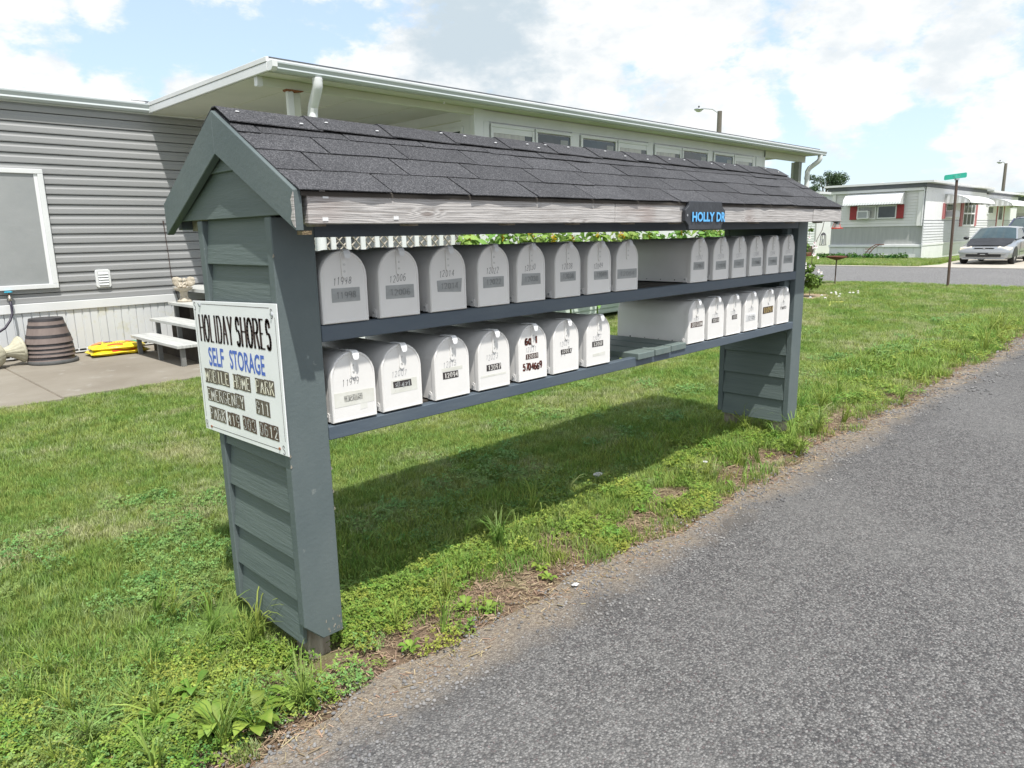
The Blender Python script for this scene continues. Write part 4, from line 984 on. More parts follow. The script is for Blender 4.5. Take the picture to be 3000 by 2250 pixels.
# walls
WY = 5.40; WB = .75
MB().box((5.80, WY, WB), (5.97, WY+.10, 3.074)).obj('corner_board', M_white, sun_r, bevel=.003)
MB().box((5.80, WY+.102, WB), (5.86, HY-.01, 3.0745)).obj('wall', M_white, sun_r)
for zz in (2.93, 2.78, 2.63): MB().box((5.785, WY+.26, zz), (5.80, HY-.02, zz+.012)).obj('wall_batten', M_soffit, sun_r)
w = MB().box((5.77, 5.62, 1.75), (5.7995, 6.42, 2.86)).obj('window', M_white, sun_r, bevel=.004)
for ya, yb in ((5.66, 6.06), (6.14, 6.38)): MB().box((5.764, ya, 1.8), (5.7695, yb, 2.80)).obj('pane', M_glassd, w)
MB().box((5.972, WY+.03, WB), (14.17, WY+.10, 3.0745)).obj('wall', M_white, sun_r)
MB().box((14.171, WY, WB), (14.25, HY-.02, 3.0745)).obj('wall', M_white, sun_r)
MB().box((5.972, WY+.012, 2.925), (14.17, WY+.029, 3.06)).obj('frieze_board', M_white, sun_r, bevel=.002)
for x0, x1 in ((5.974, 6.08), (7.825, 8.0), (9.86, 10.02), (11.88, 12.05), (13.72, 13.82), (13.86, 14.168)):
    MB().box((x0, WY+.002, WB), (x1, WY+.0295, 2.923)).obj('mullion_board', M_white, sun_r, bevel=.003)
wins = [(6.09, 6.96, 'c'), (6.985, 7.81, 'd'), (8.02, 8.95, 'd'), (8.975, 9.84, 'c'), (10.04, 10.90, 'c'), (10.93, 11.87, 'd'), (12.07, 12.86, 'd'), (12.885, 13.70, 'c')]
for x0, x1, kk in wins:
    zt = 2.905; fw = .045
    b = MB()
    for q in (((x0, 1.55), (x1, 1.60)), ((x0, zt-fw), (x1, zt)), ((x0, 1.601), (x0+fw, zt-fw-.001)), ((x1-fw, 1.601), (x1, zt-fw-.001))): b.box((q[0][0], WY-.022, q[0][1]), (q[1][0], WY+.001, q[1][1]))
    w = b.obj('window', M_white, sun_r, bevel=.004)
    if kk == 'c':
        MB().box((x0+fw+.001, WY-.012, zt-fw-.075), (x1-fw-.001, WY-.004, zt-fw-.001)).obj('valance', M_white, w)
        MB().box((x0+fw+.001, WY-.006, 1.6), (x1-fw-.15, WY+.0, zt-fw-.076)).obj('pane', M_curt, w)
        MB().box((x1-fw-.149, WY-.006, 1.6), (x1-fw-.001, WY+.0, zt-fw-.076)).obj('pane', M_glassd, w)
    else:
        MB().box((x0+fw+.001, WY-.006, 1.6), (x1-fw-.001, WY+.0, zt-fw-.02)).obj('pane', M_glassd, w)
        MB().box((x1-fw-.22, WY-.0085, 1.6), (x1-fw-.05, WY-.0065, zt-fw-.07)).obj('inner_screen', M_screen, w)
# lower wall and skirt grooves
zz = .08
while zz < .74:
    MB().prism([(WY+.06, zz), (WY+.012, zz), (WY+.006, zz+.02), (WY+.018, zz+.072), (WY+.06, zz+.072)], 'x', 5.80, 14.24).obj('skirt_course', M_dskirt, sun_r); zz += .0745
# porch deck and lattice railing
MB().box((2.78, 5.47, .76), (5.79, HY-.04, .80)).obj('porch_deck', M_deckw, sun_r)
MB().box((2.78, 5.44, .05), (5.79, 5.468, .758)).obj('deck_skirt', M_white, sun_r)
rl = thing('lattice_railing', 'white porch railing with criss-cross lattice seen through the mailbox rack', 'railing')
MB().box((3.265, 5.395, 1.62), (5.79, 5.445, 1.67)).obj('top_rail', M_white, rl); MB().box((3.265, 5.395, .86), (5.79, 5.445, .91)).obj('bottom_rail', M_white, rl)
x = 3.30
while x < 5.78:
    MB().box((x, 5.39, .912), (x+.062, 5.414, 1.618)).obj('baluster', M_white, rl, bevel=.002); x += .202
lt = MB()
for k in range(-6, 22):
    xa = 3.27+k*.115
    for s in (1, -1):
        a = [xa, .912]; c = [xa+.706*s, 1.618] if s > 0 else [xa+.706, .912]
        if s < 0: a = [xa, 1.618]
        # clip to the railing bay
        def cl(p, q):
            for lo_, hi_ in ((3.27, 5.785),):
                for (u, v) in ((p, q), (q, p)):
                    if u[0] < lo_:
                        if v[0] <= lo_: return False
                        tt = (lo_-u[0])/(v[0]-u[0]); u[1] += (v[1]-u[1])*tt; u[0] = lo_
                    if u[0] > hi_:
                        if v[0] >= hi_: return False
                        tt = (u[0]-hi_)/(u[0]-v[0]); u[1] += (v[1]-u[1])*tt; u[0] = hi_
            return True
        if cl(a, c): lt.bar((a[0], 5.424+.004*s, a[1]), (c[0], 5.424+.004*s, c[1]), .006, .026, up=(0, -1, 0))
lt.obj('lattice', M_latt, rl, kind='stuff')

# ================================================================== STEPS AND PATIO THINGS
stp = thing('porch_steps', 'three grey weathered wooden steps rising from patio to porch', 'steps')
for i, (x0, zt) in enumerate(((1.97, .262), (2.22, .45), (2.47, .64))):
    MB().box((x0+.262, 6.26, .03), (x0+.272, 7.77, zt-.04)).obj('shade_board', M_darkwood, stp)  # dark sheet added below each tread, stands in for the shade there
    for j in range(2): MB().box((x0+j*.142, 6.25, zt-.036), (x0+.139+j*.142, 7.78, zt)).obj('tread', M_deckw, stp, bevel=.004)
for i, (x0, zt) in enumerate(((1.97, .262), (2.22, .45), (2.47, .64))):
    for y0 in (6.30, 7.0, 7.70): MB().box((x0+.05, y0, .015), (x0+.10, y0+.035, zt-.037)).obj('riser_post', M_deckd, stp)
for y0 in (): MB().prism([(2.0, .06), (2.78, .62), (2.78, .76), (2.72, .76), (2.0, .225)], 'y', y0-.02, y0-.001).obj('stringer', M_deckd, stp)
MB().box((2.72, 6.25, .76), (2.778, 8.0, .80)).obj('tread', M_deckw, stp)

# cherub statue: winged figures holding a basin
ch = thing('cherub_statue', 'small stone cherub birdbath statue on the top wooden step', 'statue', (2.60, 7.55, .64), R(-135+90))
b = MB(); b.lathe([(.075, 0), (.08, .02), (.06, .035), (.045, .06), (.042, .12), (.05, .14)], 12, flute=5, fa=.14); autosmooth(b.obj('pedestal', M_cherub, ch), 60)
b = MB(); b.lathe([(.03, .135), (.085, .150), (.112, .172), (.116, .186), (.10, .186), (.06, .178), (.001, .172)], 16, flute=8, fa=.05); autosmooth(b.obj('basin', M_cherub, ch), 60)
for s in (-1, 1):
    b = MB(); b.ell((s*.030, .0, .232), (.034, .030, .040)); b.ell((s*.026, -.006, .282), (.027, .026, .029)); b.tube([(s*.04, -.01, .25), (s*.02, -.05, .225), (0, -.07, .20)], [.013, .011, .009], 8)
    b.ell((s*.04, -.028, .288), (.006, .006, .006), 6, 4)
    b.ell((s*.03, -.035, .200), (.026, .034, .02)); autosmooth(b.obj('cherub', M_cherub, ch), 70)
    b = MB(); b.ell((s*.088, .030, .262), (.062, .016, .062), 14, 8); b.ell((s*.075, .022, .232), (.050, .014, .040), 12, 6); b.ell((s*.115, .026, .288), (.034, .014, .032), 12, 6)
    autosmooth(b.obj('wing', M_cherub, ch), 60)

# stack of inverted half-barrel planters
names_b = ['top barrel planter of the nested upside-down stack on the patio, full side showing', 'second barrel planter of the nested stack, only its rim showing', 'third barrel planter down in the nested stack', 'fourth barrel planter down in the nested stack', 'bottom barrel planter of the nested stack, resting on a dark ring']
BXC, BYC = 1.115, 7.93
z0s = [.262, .205, .155, .10, .045]
for i, zb in enumerate(z0s):
    t = thing('barrel_planter', names_b[i], 'planter', (BXC+rnd.uniform(-.006, .006), BYC+rnd.uniform(-.006, .006), zb), rnd.uniform(0, 3), 'nested half-barrel planters')
    t.rotation_euler.x = rnd.uniform(-.02, .02) if i in (3, 4) else 0; t.rotation_euler.y = (.03 if i == 3 else .02 if i == 4 else 0)
    def rr(z): return .250-.075*(z/.28)
    H1 = .285 if i == 0 else .05+.0*i
    b = MB(); b.lathe([(rr(0)-.012, .002), (rr(0), 0), (rr(.09), .09), (rr(.18), .18), (rr(.285), .285), (rr(.285)-.02, .285), (rr(.285)-.02, .275), (.001, .275)] if i == 0 else [(rr(0)-.012, .002), (rr(0), 0), (rr(.08), .08), (rr(.2), .2)], 32)
    autosmooth(b.obj('staves', M_brl, t), 40)
    for za, zb2 in (((.258, .288), (.183, .213), (.065, .10), ) if i == 0 else ((.028, .05),)):
        b = MB(); b.lathe([(rr(za)+.0005, za), (rr(za)+.003, za), (rr(zb2)+.003, zb2), (rr(zb2)+.0005, zb2)], 32); autosmooth(b.obj('hoop', M_hoop, t), 40)
t = MB(); t.lathe([(.20, 0), (.262, 0), (.268, .02), (.262, .044), (.2, .044)], 32, c=(BXC+.01, BYC-.01, .013)); o = t.obj('base_ring', mat('ring_grey', (.075, .08, .08), (.11, .11, .11), rough=.7, scale=10), bevel=.002)
o['label'] = 'dark grey round tray on the patio under the nested barrel planters'; o['category'] = 'tray'; autosmooth(o, 40)

# urn on its side
ur = thing('garden_urn', 'cream fluted garden urn lying on its side left of the barrels', 'urn', (.845, 8.02, .20)); ur.rotation_euler = (R(0), R(-96), R(8))
b = MB(); b.lathe([(.150, 0), (.158, .012), (.15, .03)], 28); autosmooth(b.obj('foot_rim', M_urn, ur), 40)
b = MB(); b.lathe([(.148, .03), (.118, .06), (.075, .11), (.055, .16), (.055, .19)], 48, flute=16, fa=.055); autosmooth(b.obj('stem', M_urn, ur), 80)
b = MB(); b.lathe([(.055, .19), (.11, .22), (.155, .29), (.17, .38), (.165, .46), (.19, .50), (.20, .52), (.17, .52), (.14, .45)], 48, flute=16, fa=.03); autosmooth(b.obj('bowl', M_urn, ur), 80)

# soil bags
for i, (zc, sx2, rz_, lab, sc_) in enumerate(((.055, .335, R(-3), 'lower flattened yellow potting soil bag on the patio', 1.03), (.115, .315, R(-8), 'upper yellow flower-printed potting soil bag lying on another bag', 1.0))):
    t = thing('soil_bag', lab, 'bag', (1.86, 7.99, zc+.0), rz_, 'potting soil bags by the skirting')
    nx, ny = 22, 14; b = MB(); r_ = random.Random(i+5)
    ph = [r_.uniform(0, 6) for _ in range(6)]
    def hz(u, v): 
        e = max(0, (1-abs(u)**4.0))*max(0, (1-abs(v)**3.0)); return e**.55
    vs = []
    for s in (1, -1):
        for a in range(nx+1):
            for c in range(ny+1):
                u = -1+2*a/nx; v = -1+2*c/ny
                wr = .006*math.sin(9*u+ph[0]+3*v)+.004*math.sin(17*v+ph[1]+5*u)
                h = (.050 if s > 0 else .042)*hz(u, v)*(1+.12*math.sin(3*u+ph[2]))+wr*hz(u, v)*s
                vs.append((u*sx2*(1+.03*math.sin(4*v+ph[3])), v*.20*(1+.04*math.sin(5*u+ph[4])), s*h))
    fs = []
    o1 = (nx+1)*(ny+1)
    for s in (0, 1):
        for a in range(nx):
            for c in range(ny):
                q = [s*o1+a*(ny+1)+c, s*o1+(a+1)*(ny+1)+c, s*o1+(a+1)*(ny+1)+c+1, s*o1+a*(ny+1)+c+1]
                fs.append(tuple(q if s == 0 else q[::-1]))
    b.add(vs, fs); ob = b.obj('film', M_ybag, t, smooth=True)
    # printed patches laid on the film surface
    def patch(u0, v0, u1, v1, m, nm, ell_=False):
        n = 6; bb_ = MB(); vs = []; fs = []
        for a in range(n+1):
            for c in range(n+1):
                uu = a/n*2-1; vv = c/n*2-1
                if ell_: uu, vv = uu*math.sqrt(1-vv*vv/2), vv*math.sqrt(1-uu*uu/2)
                u = (u0+u1)/2+(u1-u0)/2*uu; v = (v0+v1)/2+(v1-v0)/2*vv
                wr = .006*math.sin(9*u+ph[0]+3*v)+.004*math.sin(17*v+ph[1]+5*u)
                h = .050*hz(u, v)*(1+.12*math.sin(3*u+ph[2]))+wr*hz(u, v)+.0035
                vs.append((u*sx2*(1+.03*math.sin(4*v+ph[3])), v*.20*(1+.04*math.sin(5*u+ph[4])), h))
        for a in range(n):
            for c in range(n): q = a*(n+1)+c; fs.append((q, q+n+1, q+n+2, q+1))
        bb_.add(vs, fs).obj(nm, m, t, smooth=True)
    if i == 1:
        patch(-.9, -.35, -.5, .55, M_orange, 'print_flower', True); patch(-.45, -.25, -.12, .5, M_purple, 'print_flower', True); patch(.42, .1, .88, .85, M_green, 'print_patch')
        patch(.30, -.35, .62, .12, M_red, 'print_flower', True); patch(-.42, -.86, .15, -.66, M_red, 'print_band'); patch(-.70, -.5, -.58, -.2, M_black, 'print_dot', True)
        patch(.62, -.5, .8, -.1, M_purple, 'print_flower', True)
        q = strokes('POTTING', .24, .05, .008, .005)
        b2 = MB()
        for a_ in q:
            vs = []
            for (pu, pv) in a_:
                u = (pu-.15)/sx2; v = (pv-.075)/.2; wr = .006*math.sin(9*u+ph[0]+3*v)+.004*math.sin(17*v+ph[1]+5*u)
                h = .050*hz(u, v)*(1+.12*math.sin(3*u+ph[2]))+wr*hz(u, v)+.0045; vs.append((pu-.15, pv-.075, h))
            b2.add(vs, [(0, 1, 2, 3)])
        b2.obj('print_lettering', M_brn, t)
    else: patch(-.3, -.95, .5, -.82, M_red, 'print_band')

# tap, hose, cable
tp = thing('garden_tap', 'blue-handled garden tap with dark hose at lower left of grey wall', 'tap', (.865, HY, .80))
b = MB().tube([(0, -.0, 0), (0, -.09, 0)], .014, 10); b.tube([(0, -.075, 0), (0, -.085, -.05)], [.016, .020], 10); b.obj('spigot', M_brass, tp, smooth=True)
MB().tube([(0, -.06, .01), (0, -.06, .045)], .007, 8).obj('valve_stem', M_rust, tp)
MB().lathe([(.001, .045), (.036, .045), (.040, .052), (.036, .06), (.001, .06)], 12, c=(0, -.06, 0), flute=6, fa=.1).obj('handle', M_tap, tp)
o = MB().tube([(.865, HY-.085, .745), (.868, HY-.088, .68), (.862, HY-.11, .60), (.82, HY-.16, .52), (.75, HY-.20, .44), (.62, HY-.24, .37), (.45, HY-.28, .30), (.2, HY-.32, .2), (-.1, HY-.35, .05), (-.5, HY-.3, .03)], .014, 10).obj('garden_hose', M_hose, smooth=True)
o['label'] = 'dark garden hose curving down from the blue tap'; o['category'] = 'hose'
o = MB().tube([(2.765, HY-.02, 1.69), (2.765, HY-.03, 1.64), (2.775, HY-.025, 1.4), (2.782, HY-.03, 1.2), (2.786, HY-.03, .95), (2.81, HY-.05, .80), (2.83, HY-.05, .66), (2.845, HY-.06, .60)], [.010, .006, .005, .005, .005, .005, .005, .005], 7).obj('hanging_cable', M_cable)
o['label'] = 'thin dark cable hanging down the grey siding above the steps'; o['category'] = 'cable'

# ================================================================== TRAILER ACROSS THE STREET
TX, TY = 33.8, 7.62
tr = thing('trailer_home', 'white trailer home with red shutters and white awnings across the street', 'mobile home', (TX, TY, 0))
def T(*a, nm='panel', m=None, par=None, bev=0.): return MB().box(*a).obj(nm, m, par or tr, bevel=bev)
T((.15, .02, .5), (18.0, 3.88, 3.06), nm='wall_core', m=M_trw)
MB().box((-.32, -.34, 3.225), (10.4, 4.2, 3.31)).obj('roof', M_roofw, tr); MB().box((10.3, -.34, 3.10), (19.9, 4.2, 3.19)).obj('roof', M_roofw, tr)
T((-.12, -.02, 3.06), (10.3, 4.1, 3.224), nm='soffit_band', m=M_trd); T((10.32, -.1, 3.0), (18.2, 4.0, 3.099), nm='soffit_band', m=M_trd)
T((-.06, .08, 2.925), (.16, 3.96, 3.058), nm='header_trim', m=M_trw, bev=.01)
for i, zb in enumerate(np.arange(1.45, 2.90, .1225)):
    MB().prism([(.15, zb), (.10, zb), (.125, zb+.12), (.15, zb+.12)], 'y', .30, 3.76).obj('siding_course', M_trg, tr)
T((.02, .10, 1.44), (.15, .295, 2.92), nm='corner_panel', m=M_trg, bev=.01); T((.02, 3.765, 1.44), (.15, 3.93, 2.92), nm='corner_panel', m=M_trg, bev=.01)
T((.0, .06, 1.44), (.06, .098, 3.05), nm='corner_trim', m=M_trw)
y = .10
while y < 3.9:
    MB().box((.155+.03, y, .66), (.21, min(y+.145, 3.93), 1.438)).obj('grey_panel', M_trg2, tr, bevel=.006); y += .15
MB().box((.145, .06, .655), (.184, 3.93, 1.438)).obj('panel_backing', M_trg2, tr)
T((.04, .03, .54), (.2, 3.96, .652), nm='skirt_band', m=M_trw, bev=.01)
y = .04
while y < 3.9: MB().box((.10, y, .0), (.14, min(y+.29, 3.94), .538)).obj('skirt_panel', M_trw, tr, bevel=.008); y += .295
# side (facing -y)
x = .02
while x < 17.9: MB().box((x, -.012, 1.675), (x+.395, .018, 3.055)).obj('side_panel', M_trw, tr, bevel=.006); x += .4
zc = .72
while zc < 1.66:
    MB().prism([(.019, zc), (-.03, zc), (-.008, zc+.118), (.019, zc+.118)], 'x', .0, 18.0).obj('siding_course', mat('trailer_greywhite', (.60, .61, .62), (.66, .67, .68), rough=.5, scale=3), tr); zc += .118
T((0, -.02, 1.662), (18, .02, 1.674), nm='belt_line', m=M_trd); T((.0, -.05, .585), (18, .02, .70), nm='skirt_band', m=M_trw, bev=.01)
x = .0
while x < 12.: MB().box((x, -.03, -.0), (x+.59, .0, .583)).obj('skirt_panel', M_trw, tr, bevel=.008); x += .6
T((.0, -.016, 2.90), (18, .0179, 2.93), nm='trim_strip', m=M_trw)
# front windows
def win(x, y0, y1, z0, z1, m, fr=M_trw, fw=.05, facing='x', par=None):
    b = MB()
    if facing == 'x':
        for q in (((y0, z0), (y1, z0+fw)), ((y0, z1-fw), (y1, z1)), ((y0, z0+fw+.001), (y0+fw, z1-fw-.001)), ((y1-fw, z0+fw+.001), (y1, z1-fw-.001))): b.box((x-.04, q[0][0], q[0][1]), (x, q[1][0], q[1][1]))
        w = b.obj('window', fr, par or tr); MB().box((x-.02, y0+fw, z0+fw), (x-.01, y1-fw, z1-fw)).obj('pane', m, w)
    else:
        for q in (((y0, z0), (y1, z0+fw)), ((y0, z1-fw), (y1, z1)), ((y0, z0+fw+.001), (y0+fw, z1-fw-.001)), ((y1-fw, z0+fw+.001), (y1, z1-fw-.001))): b.box((q[0][0], x-.04, q[0][1]), (q[1][0], x, q[1][1]))
        w = b.obj('window', fr, par or tr); MB().box((y0+fw, x-.02, z0+fw), (y1-fw, x-.01, z1-fw)).obj('pane', m, w)
    return w
T((.06, .83, 1.765), (.099, 3.09, 2.36), nm='window_bay_trim', m=M_trg2)
w2 = win(.055, 1.12, 1.92, 1.78, 2.36, M_glassd); w1 = win(.055, 1.97, 2.77, 1.765, 2.36, M_curt)
T((.0, .83, 1.775), (.058, 1.155-.04, 2.37), nm='shutter', m=M_maroon, bev=.01); T((.0, 2.775, 1.765), (.058, 3.09, 2.36), nm='shutter', m=M_maroon, bev=.01)
ac = T((-.24, 2.21, 1.79), (.01, 2.70, 2.155), nm='air_conditioner', m=M_trw, bev=.015); T((-.245, 2.26, 1.84), (-.238, 2.65, 2.10), nm='grille', m=M_acg, par=ac)
MB().bar((-.02, 1.9, 2.99), (-.02, 1.75, 2.935), .02, .02).obj('ornament', M_trg, tr); MB().bar((-.02, 1.6, 2.99), (-.02, 1.75, 2.935), .02, .02).obj('ornament', M_trg, tr)
# awnings: curved corrugated sheet with scalloped hem
def awning(face, a0, a1, z1, z0, out, nm='awning', y_in=0.):
    n = 7; k = int((a1-a0)/.055); b = MB(); vs = []; fs = []
    for i in range(k+1):
        a = a0+(a1-a0)*i/k; rip = .012*(i % 2)
        for j in range(n+1):
            t = j/n*math.pi/2; o_ = out*math.sin(t*1.0)**.9; z = z1-(z1-z0)*(1-math.cos(t))**.8
            o_ += rip; 
            if j == n and i % 2: z -= .02
            vs.append((-o_+y_in, a, z) if face == 'x' else (a, -o_+y_in, z))
    for i in range(k):
        for j in range(n): q = i*(n+1)+j; fs.append((q, q+1, q+n+2, q+n+1))
    b.add(vs, fs); o = b.obj(nm, M_awn, tr)
    # end cheek panels with stripes
    for a in (a0, a1):
        kk = 9
        for s in range(kk):
            u0, u1 = s/kk, (s+1)/kk
            def top(u): 
                t = math.asin(min(1, u)**(1/.9)); return z1-(z1-z0)*(1-math.cos(t))**.8
            q = [(out*u0*.98, z0-.02+.012*(s % 2)), (out*u1*.98, z0-.02+.012*(s % 2)), (out*u1*.98, top(u1)), (out*u0*.98, top(u0))]
            d_ = .012*(s % 2)
            vs = [((-x_+y_in, a+e, zz) if face == 'x' else (a+e, -x_+y_in, zz)) for e in (d_, d_+.012) for x_, zz in q]
            MB().hexa(vs[:4], vs[4:]).obj('cheek_slat', M_awn if s % 2 else M_awng, o)
    return o
awning('x', .82, 3.22, 2.90, 2.40, .62, y_in=.05); awning('y', 2.75, 7.3, 2.83, 2.42, 1.05); awning('y', 10.9, 16.2, 2.80, 2.40, 1.1)
# side windows, shutters, ac, door
win(-.015, 3.0, 4.1, 1.74, 2.42, M_glassd, facing='y')
T((2.58, -.06, 1.73), (2.98, -.013, 2.42), nm='shutter', m=M_pinkr); T((4.12, -.06, 1.73), (4.5, -.013, 2.42), nm='shutter', m=M_pinkr)
ac = T((2.98, -.40, 1.78), (3.95, -.03, 2.10), nm='air_conditioner', m=M_trw, bev=.015); T((2.972, -.38, 1.82), (2.979, -.06, 2.07), nm='grille', m=M_acg, par=ac)
w3 = win(-.02, 6.0, 8.2, 1.38, 2.62, M_glassd, facing='y', fw=.08)
for xx in (6.7, 7.42): MB().box((xx, -.065, 1.46), (xx+.07, -.035, 2.54)).obj('muntin', M_trw, w3)
MB().box((6.08, -.066, 1.96), (8.12, -.036, 2.03)).obj('muntin', M_trw, w3)
T((5.55, -.06, 1.38), (5.98, -.013, 2.70), nm='shutter', m=M_pinkr); T((8.22, -.06, 1.38), (8.62, -.013, 2.78), nm='shutter', m=M_pinkr)
T((5.5, -.05, 2.72), (8.66, -.013, 2.82), nm='window_head', m=M_trg2)
win(-.015, 10.8, 12.0, 2.0, 2.40, M_glassd, facing='y')
dr = T((13.1, -.04, .75), (14.5, -.013, 2.62), nm='door', m=M_trw); T((13.4, -.045, 1.7), (14.2, -.041, 2.4), nm='door_pane', m=M_glassd, par=dr)
T((12.95, -.05, .75), (13.09, -.013, 2.66), nm='door_trim', m=M_pinkr); T((14.51, -.05, .75), (14.7, -.013, 2.66), nm='door_trim', m=M_pinkr)
# roof vents
MB().tube([(1.5, 2.3, 3.3), (1.5, 2.3, 3.42)], .1, 10).obj('roof_vent', M_trg, tr); MB().tube([(.9, .6, 3.3), (.9, .6, 3.36)], .12, 10).obj('roof_vent', M_roofw, tr)

# houses beyond
h2 = thing('white_house', 'white clapboard house half hidden behind the flowering shrub and trailer', 'house', (38.5, 14.2, 0))
MB().box((0, -.0, 0), (9, 8, 3.2)).obj('wall', M_trw, h2)
zc = .5
while zc < 3.1: MB().prism([(0, zc), (-.03, zc), (-.006, zc+.13), (0, zc+.13)], 'y', -.02, 8).obj('siding_course', M_trw, h2); zc += .132
MB().prism([(-.4, 3.2), (4, 4.15), (8.4, 3.2)], 'x', -.3, 9.2).obj('roof', M_trd, h2) if False else MB().box((-.35, -.3, 3.2), (9.2, 8.2, 3.32)).obj('roof', M_roofw, h2)
MB().box((-.05, 1.2, 1.5), (-.031, 2.0, 2.6)).obj('window', M_curt, h2); MB().box((-.02, -.06, 0), (.1, -.021, 3.2)).obj('corner_trim', M_trg2, h2)
MB().box((-.04, 0, 0), (-.031, 8, .5)).obj('foundation', M_bark, h2)
h3 = thing('far_house', 'cream house with fan-shaped gable window beyond the parked cars', 'house', (58, 2, 0))
MB().box((0, 0, 0), (10, 7.4, 3.25)).obj('wall', mat('cream_wall', (.50, .49, .42), (.55, .54, .47), rough=.7, scale=2), h3)
MB().box((-.02, 0, 0), (-.003, 7.4, 2.15)).obj('lower_wall', mat('tan_wall', (.36, .34, .30), (.42, .40, .35), rough=.7, scale=2), h3)
MB().box((-.6, -.5, 3.26), (10.5, 8.0, 3.5)).obj('roof', M_roofw, h3); MB().box((-.05, 5.6, 2.95), (-.021, 7.4, 3.2)).obj('dark_band', M_trd, h3)
b = MB(); b.prism([(5.9+.45*math.cos(math.pi*i/10), 2.62+.28*math.sin(math.pi*i/10)) for i in range(11)], 'x', -.06, -.021); fw_ = b.obj('fan_window', M_glassd, h3)
for i in range(1, 5): MB().bar((-.07, 5.9, 2.62), (-.07, 5.9+.43*math.cos(math.pi*i/5), 2.62+.27*math.sin(math.pi*i/5)), .02, .025).obj('muntin', M_trw, fw_)

# ================================================================== STREET SIGN, BIRDBATH, LANTERN
ss = thing('street_sign', 'faded green street name blade on a leaning brown post by the cross street', 'street sign', (18.19, 2.65, 0))
MB().tube([(0, 0, -.1), (-.03, .03, 2.44)], .030, 10).obj('post', M_pole, ss)
MB().tube([(-.03, .03, 2.43), (-.03, .03, 2.47)], .05, 8).obj('bracket', M_galv, ss)
dv = Vector((.35, -.355, .055)).normalized(); nb = Vector((-.7, -.7, 0)).normalized()
b = MB(); Lh, Hh = .255, .056
pts = [(-Lh+.02, -Hh), (Lh-.02, -Hh), (Lh, -Hh+.02), (Lh, Hh-.02), (Lh-.02, Hh), (-Lh+.02, Hh), (-Lh, Hh-.02), (-Lh, -Hh+.02)]
c0 = Vector((-.05, .06, 2.515))
def SP(u, v, d): return c0+dv*u+Vector((0, 0, 1))*v+nb*d
n = 8; b.add([SP(u, v, .004) for u, v in pts]+[SP(u, v, -.004) for u, v in pts], [tuple(range(n)), tuple(range(n, 2*n))[::-1]]+[(i, (i+1) % n, n+(i+1) % n, n+i) for i in range(n)])
b.obj('blade', M_stgreen, ss); quads_mesh('faded_lettering', strokes('SHIRE', .17, .06, .012), lambda u, v: SP(u-.05, v-.03, .006), M_stlt, ss)

bb_ = thing('birdbath', 'rusty red tray birdbath on a thin metal stake in the lawn', 'birdbath', (17.71, 5.06, 0))
MB().tube([(0, 0, -.1), (0, 0, .64)], .016, 8).obj('stake', M_pole, bb_)
autosmooth(MB().lathe([(.001, .625), (.04, .63), (.13, .655), (.235, .69), (.245, .725), (.232, .725), (.12, .69), (.001, .68)], 24).obj('bowl', M_birdb, bb_), 40)

hk = thing('shepherd_hook', 'thin dark shepherd hook rising behind the flowering shrub', 'garden hook', (14.6, 4.4, 0))
MB().tube([(0, 0, 0), (0, 0, .9), (.07, -.06, 1.2), (.12, -.13, 1.38), (.15, -.16, 1.62), (.22, -.22, 1.68), (.27, -.27, 1.6)], .007, 6).obj('rod', M_cable, hk)
ln_ = thing('garden_lantern', 'small black lantern hanging beside the shepherd hook', 'lantern', (14.75, 4.25, 1.07))
for sx_ in (-.045, .045):
    for sy in (-.045, .045): MB().bar((sx_, sy, 0), (sx_*.8, sy*.8, .20), .010, .010).obj('frame_bar', M_black, ln_)
MB().box((-.055, -.055, -.012), (.055, .055, 0)).obj('base', M_black, ln_); MB().lathe([(.06, .20), (.035, .24), (.006, .26)], 8).obj('cap', M_black, ln_)
MB().box((-.02, -.02, .02), (.02, .02, .12)).obj('candle', M_hub, ln_)
fd = thing('bird_feeder', 'red-rimmed hanging bird feeder below the far corner of the rack roof', 'bird feeder', (14.95, 4.05, 1.40))
autosmooth(MB().lathe([(.001, .0), (.115, 0), (.12, .012), (.11, .02), (.001, .02)], 16).obj('tray', M_red, fd), 40)
MB().lathe([(.055, .02), (.05, .14)], 14).obj('tube', M_curt, fd)
for a in range(3): t_ = a*2.1; MB().tube([(.10*math.cos(t_), .10*math.sin(t_), .015), (.05*math.cos(t_), .05*math.sin(t_), .17)], .006, 5).obj('wire', M_red, fd)
MB().lathe([(.075, .15), (.05, .18), (.006, .20)], 14).obj('lid', M_birdb, fd)

# hand truck handle in the bed by the trailer
ht = thing('hand_cart', 'bent rusty cart frame leaning in the plants by the trailer skirt', 'cart', (33.0, 9.4, 0))
for dy in (0, .16): MB().tube([(.2, .2+dy, .1), (.1, .05+dy, .35), (.1, -.12+dy, .55), (.1, -.3+dy, .66), (.1, -.5+dy, .68)], .018, 6).obj('side_rail', M_birdb, ht)
for u in (.35, .48): MB().tube([(.1, .0, u), (.1, .28, u)], .014, 6).obj('cross_bar', M_birdb, ht)

